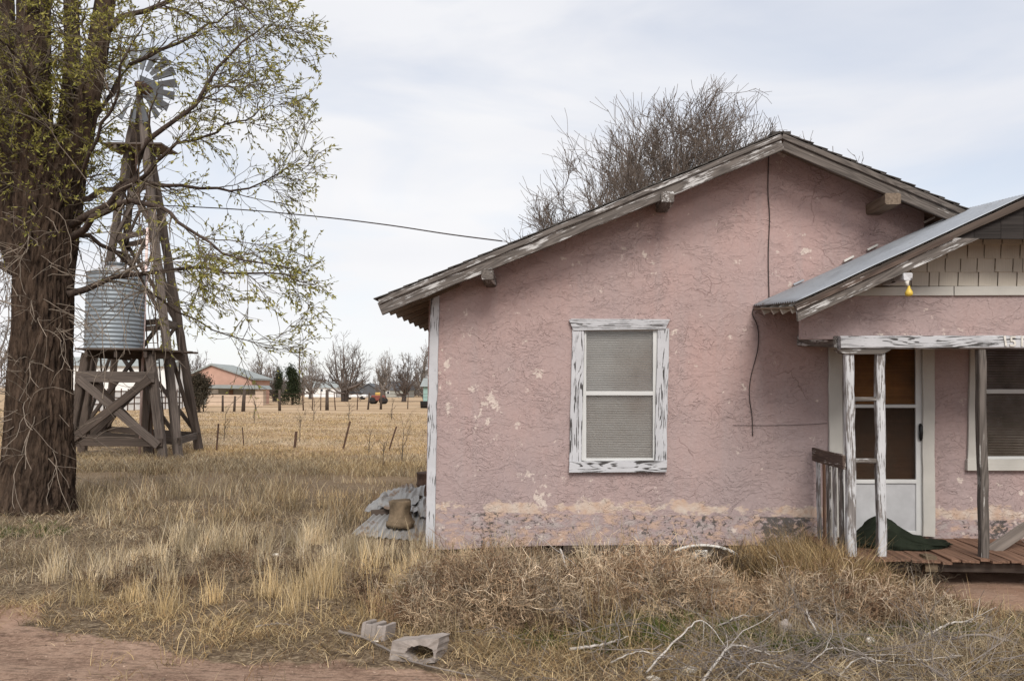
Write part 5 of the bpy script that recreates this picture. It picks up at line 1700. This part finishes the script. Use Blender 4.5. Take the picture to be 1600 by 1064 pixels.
# low matted grass of the verge
x, y = scatter(8200, (-4.9, 4.6), (4.7, 12.5), 1.6)
rd = road_d(x, y); pmk = path_m(x, y)
dens = np.clip(rd / 0.5 + 0.1, 0, 1) * (1 - pmk) * np.clip(0.35 + 1.4 * (fbm(x * 0.9, y * 0.9, 71) - 0.25), 0.08, 1) + 0.02
ok = RNG.random(len(x)) < dens
grass_layer('matted_grass', 'low matted dry grass on the verge by the dirt track', x[ok], y[ok], 0.07 + 0.09 * fbm(x[ok] * 1.2, y[ok] * 1.2, 72), 18, np.full(ok.sum(), 0.06), [3, 4, 2, 3, 1.8, 2], 0.0042, (0.6, 2.2), (0.1, 0.55))
# tall straw tufts
x, y = scatter(5200, (-6.4, 4.8), (5.6, 21), 1.7)
rd = road_d(x, y); pmk = path_m(x, y)
zone = np.clip((y - 7.6) / 1.6, 0.05, 1) * np.clip((0.9 - x) / 0.8, 0.0, 1)
clump = np.clip((fbm(x * 0.75, y * 0.75, 81) - 0.40) * 5, 0, 1)
dens = zone * (0.07 + 0.80 * clump)
ok = RNG.random(len(x)) < dens
xx, yy = x[ok], y[ok]
hh = 0.13 + 0.26 * np.clip((fbm(xx * 0.75, yy * 0.75, 81) - 0.36) * 2.6, 0, 1) + 0.08 * RNG.random(len(xx))
hh = hh * np.where(yy > 14, 0.55, 1.0)
grass_layer('tall_dry_grass', 'tall tan dry grass between the track and the windmill', xx, yy, hh, 34, np.full(len(xx), 0.085) * np.maximum(1, yy / 10), [4, 3.2, 2.2, 2, 0.7, 1.6], 0.0036, (0.1, 0.75), (0, 0.22))
# dense grass right along the wall and before the porch
x = RNG.uniform(-1.3, 4.6, 2600); y = RNG.uniform(6.9, 8.86, 2600)
dens = np.clip(0.15 + 0.85 * np.exp(-((x - 2.3) / 0.9) ** 2) + 0.25 * (x < 1.5), 0, 1) * (1 - path_m(x, y)) * np.clip(0.2 + 1.6 * (fbm(x * 1.3, y * 1.3, 91) - 0.25), 0.1, 1)
ok = RNG.random(len(x)) < dens
xx, yy = x[ok], y[ok]
hh = 0.045 + 0.36 * np.exp(-((xx - 2.38) / 0.55) ** 2) + 0.075 * RNG.random(len(xx)) + 0.10 * (yy < 7.9) * RNG.random(len(xx))
grass_layer('wall_foot_grass', 'brown dry grass growing thick along the foot of the pink wall', xx, yy, hh, 36, np.full(len(xx), 0.075), [3, 1.5, 3.5, 2.4, 1.6, 0.8], 0.0036, (0.1, 0.9), (0, 0.3))
# fine tangled brush before the house
x = RNG.uniform(-1.45, 4.0, 2600); y = RNG.uniform(5.7, 8.3, 2600)
core = (1 - path_m(x, y)) * np.clip((3.5 - x) / 0.5, 0, 1) * np.maximum.reduce([np.exp(-(((x + 0.50) / 0.72) ** 2 + ((y - 6.75) / 0.50) ** 2)), 0.95 * np.exp(-(((x - 0.75) / 0.75) ** 2 + ((y - 7.1) / 0.42) ** 2)), 0.72 * np.exp(-(((x - 2.25) / 0.95) ** 2 + ((y - 6.75) / 0.28) ** 2))])
ok = RNG.random(len(x)) < np.clip(core * 1.3 - 0.12, 0, 1)
xx, yy, kk = x[ok], y[ok], core[ok]
PALB = np.array([[0.35, 0.25, 0.16], [0.42, 0.325, 0.22], [0.24, 0.155, 0.095], [0.32, 0.25, 0.18], [0.14, 0.085, 0.055], [0.48, 0.40, 0.30]])
def brush(name, label, bx, by, bh, stems_, mat_pal, wts, r0=0.0019, spread_=(0.8, 1.2)):
    n = len(bx)
    pi = np.repeat(np.arange(n), stems_)
    m = len(pi)
    px_ = bx[pi] + RNG.normal(0, 0.05, m); py_ = by[pi] + RNG.normal(0, 0.05, m)
    keep_ = house_clear(px_, py_)
    pi, px_, py_ = pi[keep_], px_[keep_], py_[keep_]; m = len(pi)
    p = np.stack([px_, py_, gz(px_, py_)], 1)
    az = RNG.uniform(0, 2 * np.pi, m); tl = RNG.uniform(0.2, 1.1, m)
    d = np.stack([np.cos(az) * np.sin(tl), np.sin(az) * np.sin(tl), np.cos(tl)], 1)
    ln = bh[pi] * RNG.uniform(0.6, 1.25, m)
    pts = [p]
    for _ in range(5):
        d = d + RNG.normal(0, 0.22, d.shape) + np.array([0.03, 0, -0.05]); d /= np.linalg.norm(d, axis=1, keepdims=True)
        pts.append(pts[-1] + d * (ln / 5)[:, None])
    a = np.stack(pts, 1)
    ar = np.full((m, 6), r0 * 1.2) * np.linspace(1, .6, 6)
    c, cr = grow(a, ar, 4, 0.45, 0.75, -0.02, 0.8, RNG, 0.15, 4, 0.28)
    e, er = grow(c, cr, 2, 0.6, 0.8, -0.03, 0.8, RNG, 0.2, 3, 0.3)
    me_ = tree_mesh(name, [(a, ar, 3), (c, np.full(cr.shape, r0), 3), (e, np.full(er.shape, r0 * 0.9), 3)])
    ct = tones(n, wts, 0.2, mat_pal) * RNG.uniform(*spread_, (n, 1))
    tone = np.concatenate([np.repeat(ct[pi], 18, 0), np.repeat(np.repeat(ct[pi], 4, 0), 12, 0), np.repeat(np.repeat(ct[pi], 8, 0), 9, 0) * 1.1])
    tone = tone * np.repeat(RNG.uniform(0.75, 1.25, (len(tone) // 3, 1)), 3, 0)
    ca_ = me_.color_attributes.new('tone', 'FLOAT_COLOR', 'POINT')
    c4_ = np.ones((len(tone), 4), dtype=np.float32); c4_[:, :3] = tone
    ca_.data.foreach_set('color', c4_.ravel())
    o = obj(name, me_, GRASSM)
    o['kind'] = 'stuff'; o['label'] = label; o['category'] = 'brush'
sel = RNG.permutation(len(xx))[:400]
brush('dry_brush', 'tangled reddish-tan brush heaped in front of the pink wall', xx[sel], yy[sel], 0.08 + 0.30 * kk[sel], 22, PALB * 1.25, [3, 3, 2, 2, 1.4, 1.5], spread_=(0.55, 1.5))
x = RNG.uniform(0.9, 3.3, 90); y = RNG.uniform(7.45, 8.15, 90)
brush('dark_weeds', 'dark dead weeds in the hollow between the brush and the pink wall', x, y, RNG.uniform(0.10, 0.26, 90), 16, PALB * 0.42, [2, 1, 3, 2, 3, 0.4])
x = RNG.uniform(-4.6, 0.2, 900); y = RNG.uniform(6.6, 9.5, 900)
ok = RNG.random(900) < np.clip((fbm(x * 0.9, y * 0.9, 123) - 0.5) * 4, 0, 1)
brush('weed_tangle', 'low brown seedy weeds tangled in the grass left of the house', x[ok][:170], y[ok][:170], RNG.uniform(0.08, 0.18, min(170, ok.sum())), 11, PALB * 0.85, [2, 1, 3, 2, 2.5, 0.6])
# sparse tall pale stalks
x = RNG.uniform(-3.2, 4.2, 560); y = RNG.uniform(5.3, 8.6, 560)
ok = (road_d(x, y) > 0.5) & (path_m(x, y) < 0.2) & (RNG.random(560) < np.clip(0.2 + 0.3 * (x > 0) - 0.35 * (x > 2.9), 0, 1))
grass_layer('straw_stalks', 'pale upright straw stalks standing above the brush', x[ok], y[ok], RNG.uniform(0.25, 0.55, ok.sum()), 7, np.full(ok.sum(), 0.05), [2, 5, 1, 1, 0, 3], 0.0038, (0.05, 0.45), (0, 0.12))
# bleached leaning grass at the bottom right
x = RNG.uniform(0.2, 4.2, 1300); y = RNG.uniform(4.7, 6.9, 1300)
ok = (RNG.random(1300) < np.clip((fbm(x * 1.1, y * 1.1, 95) - 0.46) * 4, 0.03, 1) * (1 - path_m(x, y))) & ((y < 6.3) | (x > 2.2))
grass_layer('fallen_grass', 'bleached fallen grass among the dead branches', x[ok], y[ok], RNG.uniform(0.08, 0.26, ok.sum()) * np.where(x[ok] > 2.5, 0.55, 1), 26, np.full(ok.sum(), 0.09), [2, 3, 1.5, 3, 1, 3], 0.0034, (0.5, 2.4), (0.1, 0.6))
# upright straw tufts that stand out one by one
x = RNG.uniform(-4.6, 0.4, 150); y = RNG.uniform(6.5, 9.6, 150)
ok = (road_d(x, y) > 0.7) & (RNG.random(150) < 0.75)
grass_layer('straw_tufts', 'pale upright straw tufts in the yard left of the house', x[ok], y[ok], RNG.uniform(0.18, 0.38, ok.sum()), 90, np.full(ok.sum(), 0.055), [3, 6, 0, 0, 0, 3], 0.0036, (0.05, 0.5), (0, 0.1), pal=PAL * 1.22)
# green shoots
x = RNG.uniform(-0.3, 3.6, 700); y = RNG.uniform(5.8, 6.7, 700)
ok = RNG.random(700) < np.clip((fbm(x * 1.5, y * 2.5, 97) - 0.47) * 6, 0, 1)
PALG = np.array([[0.06, 0.10, 0.025], [0.09, 0.13, 0.035], [0.13, 0.15, 0.05]])
x = np.concatenate([x[ok], RNG.normal(G(12, 835).x, 0.3, 40)]); y = np.concatenate([y[ok], RNG.normal(G(12, 835).y, 0.3, 40)])
grass_layer('green_shoots', 'patches of short green grass under the dry brush', x, y, np.full(len(x), 0.10), 30, np.full(len(x), 0.06), [1, 1, 0.6], 0.0038, (0.2, 1.0), (0, 0.3), pal=PALG)
# field stubble
x, y = scatter(15000, (-14, 1.5), (17, 62), 1.6)
ok = ~((x > XL - 0.2) & (y < W + 8.3)) & (x < 3)
x, y = x[ok], y[ok]
hf = (0.09 + 0.10 * np.clip((22 - y) / 4, 0, 1)) * (0.6 + 0.8 * fbm(x * 0.4, y * 0.4, 99))
grass_layer('field_stubble', 'short tan grass covering the open field', x, y, hf, 12, 0.12 * np.maximum(1, y / 14), [4, 4, 2, 1.2, 0.4, 2.0], 0.0036, (0.2, 1.0), (0, 0.3))

# dry weeds standing in the field, each its own plant
def weed(b, h, seed, label, m=TWIGM, n1=7):
    rng = np.random.default_rng(seed)
    t = np.array([[[0, 0, 0], [0.01, 0, h * 0.25], [0.0, 0.02, h * 0.5], [0.02, 0, h * 0.75], [0.03, 0, h]]])
    r = np.full((1, 5), 0.006 * max(1, b.y / 12)) * np.linspace(1, .6, 5)
    a, ar = grow(t, r, n1, 0.5, 0.55, 0.06, 0.8, rng, 0.05, 5, 0.12)
    c, cr = grow(a, ar, 4, 0.5, 0.6, 0.04, 0.8, rng, 0.3, 4, 0.15)
    o = obj('dry_weed', tree_mesh('dry_weed', [(t, r, 4), (a, ar, 3), (c, cr, 3)]), m)
    o.location = b
    return tag(o, label, 'weed', 'dry weeds in the field')
for i, (px, py, h, lab) in enumerate((
        (397, 662, 0.95, 'bushy bare weed in the field above the short leaning post'), (490, 657, 1.0, 'widest bare weed clump in the middle of the field'),
        (545, 657, 0.8, 'bare weed behind the tall leaning steel post'), (612, 655, 0.95, 'bare weed nearest the house corner in the far field'),
        (350, 690, 0.9, 'wispy weed beside the upright rusty post'), (468, 690, 0.8, 'wispy weed behind the stubby broken post'),
        (576, 712, 0.55, 'dark stalky weed in the tall grass left of the last steel post'), (628, 728, 0.85, 'dark stalky weed in tall grass left of the house corner'),
        (598, 735, 0.6, 'low dark weed in the tall grass by the tin heap'))):
    b = G(px, py); b.z = 0
    weed(b, h, 40 + i, lab)

# ------------------------------------------------------------------ debris in the foreground
def block_half(c, label):
    """half of a concrete block, open cells to the top"""
    root = empty('concrete_block', c, label, 'concrete block')
    bm = bmesh.new()
    Wd, D, Hh, t = 0.185, 0.19, 0.11, 0.03
    for x in (-Wd / 2 + t / 2, 0.0, Wd / 2 - t / 2):
        add_box(bm, (x, 0, Hh / 2), (t, D, Hh))
    for x in (-Wd / 4, Wd / 4):
        add_box(bm, (x, -D / 2 + t / 2 + 0.004, Hh / 2 - 0.004), (Wd / 2 - t, t, Hh - 0.01))
        add_box(bm, (x, D / 2 - t / 2 - 0.004, Hh / 2 - 0.012), (Wd / 2 - t, t, Hh - 0.03))
    bmesh.ops.bevel(bm, geom=bm.edges[:], offset=0.005, segments=1, affect='EDGES')
    for v in bm.verts:
        v.co += Vector((random.gauss(0, .0022), random.gauss(0, .0022), random.gauss(0, .0022)))
    o = obj('web', bm_mesh('web', bm), CONC); o.location = c; o.rotation_euler = (R(-8), R(4), R(-12)); attach(o, root)
    return root
block_half(gp(590, 994) + Vector((0, 0, 0.0)), 'half concrete block with two cells lying beside the dirt track')
def holed_block(c, label):
    bm = bmesh.new()
    n = 32
    wd, ht, dp_ = 0.33, 0.155, 0.20
    def loop(fn, y):
        return [bm.verts.new(fn(i, y)) for i in range(n)]
    def outer(i, y):
        a = 2 * math.pi * i / n
        ca, sa = math.cos(a), math.sin(a)
        k = 1 / max(abs(ca), abs(sa))
        x, z = ca * k * wd / 2, sa * k * ht / 2
        return Vector((x + 0.03 * (z / ht), y, z + ht / 2 + 0.012 * math.sin(x * 9)))
    def inner(i, y):
        a = 2 * math.pi * i / n
        return Vector((0.045 + math.cos(a) * 0.098, y, ht * 0.47 + math.sin(a) * 0.048))
    fo, bo, fi, bi = loop(outer, 0), loop(outer, dp_), loop(inner, 0), loop(inner, dp_)
    for i in range(n):
        j = (i + 1) % n
        bm.faces.new((fo[i], fo[j], fi[j], fi[i])); bm.faces.new((bo[j], bo[i], bi[i], bi[j]))
        bm.faces.new((fo[j], fo[i], bo[i], bo[j])); bm.faces.new((fi[i], fi[j], bi[j], bi[i]))
    for v in bm.verts:
        v.co += Vector((random.gauss(0, .003), random.gauss(0, .003), random.gauss(0, .003)))
    o = obj('holed_concrete', bm_mesh('holed_concrete', bm), CONC)
    o.location = c
    o.rotation_euler = (R(-6), R(-4), R(-14))
    return tag(o, label, 'concrete block')
holed_block(gp(646, 1029) + Vector((0.0, 0, -0.012)), 'broken concrete piece with a dark oval hole at the track edge')
lump('stone', gp(1228, 988), (0.06, 0.05, 0.10), CONC, 'dark jagged stone beside the white scrap in the dead branches', 'stone', None, 12)

def branch(name, px_pts, r, m, label, lift=0.03, fork=True, grp='dead branches on the ground'):
    pts = []
    for i, (x, y, hgt) in enumerate(px_pts):
        g = gp(x, y); g.z += hgt + lift
        # keep the pixel while lifting
        pts.append(g)
    c = smooth_line(pts, 22)
    c[:, 0] += np.cumsum(RNG.normal(0, 0.003, 22)); c[:, 2] += RNG.normal(0, 0.003, 22)
    rad = np.linspace(1, 0.35, 22) * r
    sets = [(c[None], rad[None], 6)]
    if fork:
        rg = np.random.default_rng(int(px_pts[0][0]))
        a, ar = grow(c[None], rad[None], 4, 0.38, 0.5, 0.02, 0.55, rg, 0.3, 6, 0.14)
        sets.append((a, np.maximum(ar, .002), 4))
    me_ = tree_mesh(name, sets)
    o = obj(name, me_, m)
    return tag(o, label, 'branch', grp)
branch('dead_branch', [(1010, 1055, 0), (1060, 1020, .10), (1095, 1005, .14), (1140, 1035, .02)], 0.0075, BRANCHM, 'pale arched dead branch left of the big forked one')
branch('dead_branch', [(1090, 1078, 0), (1125, 1045, .05), (1150, 1030, .08), (1205, 1035, .04)], 0.011, BRANCHM, 'thickest pale forked branch at the bottom of the brush pile')
branch('dead_branch', [(890, 1021, 0), (940, 1016, .02), (985, 1006, .02)], 0.012, BRANCHM, 'white stick lying flat left of the brush pile', fork=False)
branch('dead_branch', [(875, 905, .25), (890, 945, .12), (893, 985, 0)], 0.010, BRANCHM, 'grey stick poking up out of the brush', fork=False)
branch('dead_branch', [(785, 830, .25), (850, 882, .2), (930, 935, .12)], 0.006, BRANCHM, 'long thin pale stalk slanting across the brush', fork=False)
branch('dead_branch', [(1280, 1000, 0), (1260, 980, .1), (1275, 965, .14)], 0.010, BRANCHM, 'short pale branch propped beside the jagged stone')
branch('dead_branch', [(1590, 1010, 0), (1530, 1005, .03), (1460, 1010, .03), (1420, 995, .05)], 0.012, DEADTWIG, 'long grey branch lying at the right of the brush pile')
branch('dead_branch', [(1440, 1002, 0), (1480, 990, .05), (1510, 985, .05)], 0.010, BRANCHM, 'pale branch crossing the long grey one')
branch('dead_branch', [(530, 990, 0), (570, 1005, .01), (640, 1032, .0), (735, 1052, .0)], 0.012, DEADTWIG, 'long dark stick along the track edge under the holed concrete', fork=False)
branch('dead_branch', [(400, 985, 0), (430, 984, .01), (455, 985, .0)], 0.008, DEADTWIG, 'short dark stick lying by itself on the verge at the left', fork=False)
for i_, (pts_, lab_) in enumerate((
        ([(1150, 1062, 0), (1185, 1050, .04), (1230, 1056, .02)], 'thin pale stick low at the bottom edge under the forked branch'),
        ([(1255, 1052, 0), (1300, 1030, .05), (1352, 1034, .02)], 'thin pale stick right of the forked branch in the dark litter'),
        ([(955, 1040, 0), (1000, 1030, .03), (1050, 1038, .01)], 'thin bleached stick between the white stick and the arched branch'),
        ([(1310, 1062, 0), (1350, 1046, .06), (1400, 1052, .02)], 'bent bleached twig near the bottom right edge'),
        ([(1120, 985, 0), (1165, 975, .03), (1215, 978, .02)], 'pale stick lying at the front of the green strip'),
        ([(1395, 1030, 0), (1440, 1040, .03), (1500, 1034, .02)], 'pale stick under the long grey branch at the right'))):
    branch('dead_branch', pts_, 0.006, BRANCHM, lab_)
# grey twig litter
n = 190
cx = np.concatenate([RNG.normal(1.55, 0.75, n), RNG.normal(3.0, 0.6, n // 3)]); cy = np.concatenate([RNG.normal(5.55, 0.42, n), RNG.normal(5.6, 0.25, n // 3)])
n = len(cx)
cz = gz(cx, cy) + RNG.uniform(0.0, 0.10, n)
az = RNG.uniform(0, 2 * np.pi, n)
d = np.stack([np.cos(az), np.sin(az), RNG.normal(0.05, 0.25, n)], 1)
pts = [np.stack([cx, cy, cz], 1)]
ln = RNG.uniform(0.2, 0.7, n)
for i in range(6):
    d = d + RNG.normal(0, 0.22, d.shape); d /= np.linalg.norm(d, axis=1, keepdims=True)
    pn = pts[-1] + d * (ln / 6)[:, None]
    pn[:, 2] = np.maximum(pn[:, 2], gz(pn[:, 0], pn[:, 1]) + 0.005)
    pts.append(pn)
pol = np.stack(pts, 1)
rad = RNG.uniform(0.002, 0.006, n)[:, None] * np.linspace(1, .4, 7)[None]
sb, sr = grow(pol, rad, 5, 0.5, 0.6, 0.0, 0.6, RNG, 0.2, 4, 0.2)
o = obj('twig_litter', tree_mesh('twig_litter', [(pol, rad, 4), (sb, np.maximum(sr, .0016), 3)]), DEADTWIG)
o['kind'] = 'stuff'; o['label'] = 'heap of grey dead twigs at the lower right'; o['category'] = 'twigs'
for i, (px, py, sz, lab) in enumerate(((1242, 998, .045, 'white scrap lying beside the jagged stone'), (1075, 1045, .06, 'flat white scrap under the arched branch'), (1020, 1058, .05, 'pale lump at the bottom edge left of the forked branch'),
                                       (1360, 1002, .04, 'small pinkish shard upright in the twigs'), (432, 868, .05, 'white scrap in the tall grass at the left'), (588, 1000, .02, 'small pale pebble in front of the half block'),
                                       (170, 785, .08, 'dark clod in the grass right of the big trunk'))):
    g = gp(px, py)
    lump('scrap', g, (sz, sz * 0.7, sz * (1.4 if i == 3 else 0.5)), BONEM if i != 6 else DARKWOOD, lab, 'scrap' if i < 5 else ('pebble' if i == 5 else 'clod'), None, 30 + i, sub=2)

# small stones on the track and the bare earth
n = 2600
x = RNG.uniform(-5.2, 4.2, n); y = 4.6 + 4.4 * RNG.random(n) ** 1.4
ok = (road_d(x, y) < 0.25) | (path_m(x, y) > 0.3) | (RNG.random(n) < 0.12)
ok &= house_clear(x, y)
x, y = x[ok], y[ok]; n = len(x)
r = np.exp(RNG.normal(-5.1, 0.45, n))
oct_ = np.array([[1, 0, 0], [0, 1, 0], [-1, 0, 0], [0, -1, 0], [0, 0, 0.8], [0, 0, -0.4]])
V = oct_[None] * r[:, None, None] * RNG.uniform(0.6, 1.4, (n, 6, 1)) + np.stack([x, y, gz(x, y)], 1)[:, None, :]
fo = np.array([[0, 1, 4], [1, 2, 4], [2, 3, 4], [3, 0, 4], [1, 0, 5], [2, 1, 5], [3, 2, 5], [0, 3, 5]])
Fo = (np.arange(n)[:, None, None] * 6 + fo[None]).reshape(-1, 3)
tn = np.array([0.33, 0.24, 0.185]) * RNG.uniform(0.45, 1.5, (n, 1))
o = obj('gravel', mesh_np('gravel', V.reshape(-1, 3), [Fo], False, np.repeat(tn, 6, 0)), GRASSM)
o['kind'] = 'stuff'; o['label'] = 'small stones scattered on the dirt track and path'; o['category'] = 'gravel'
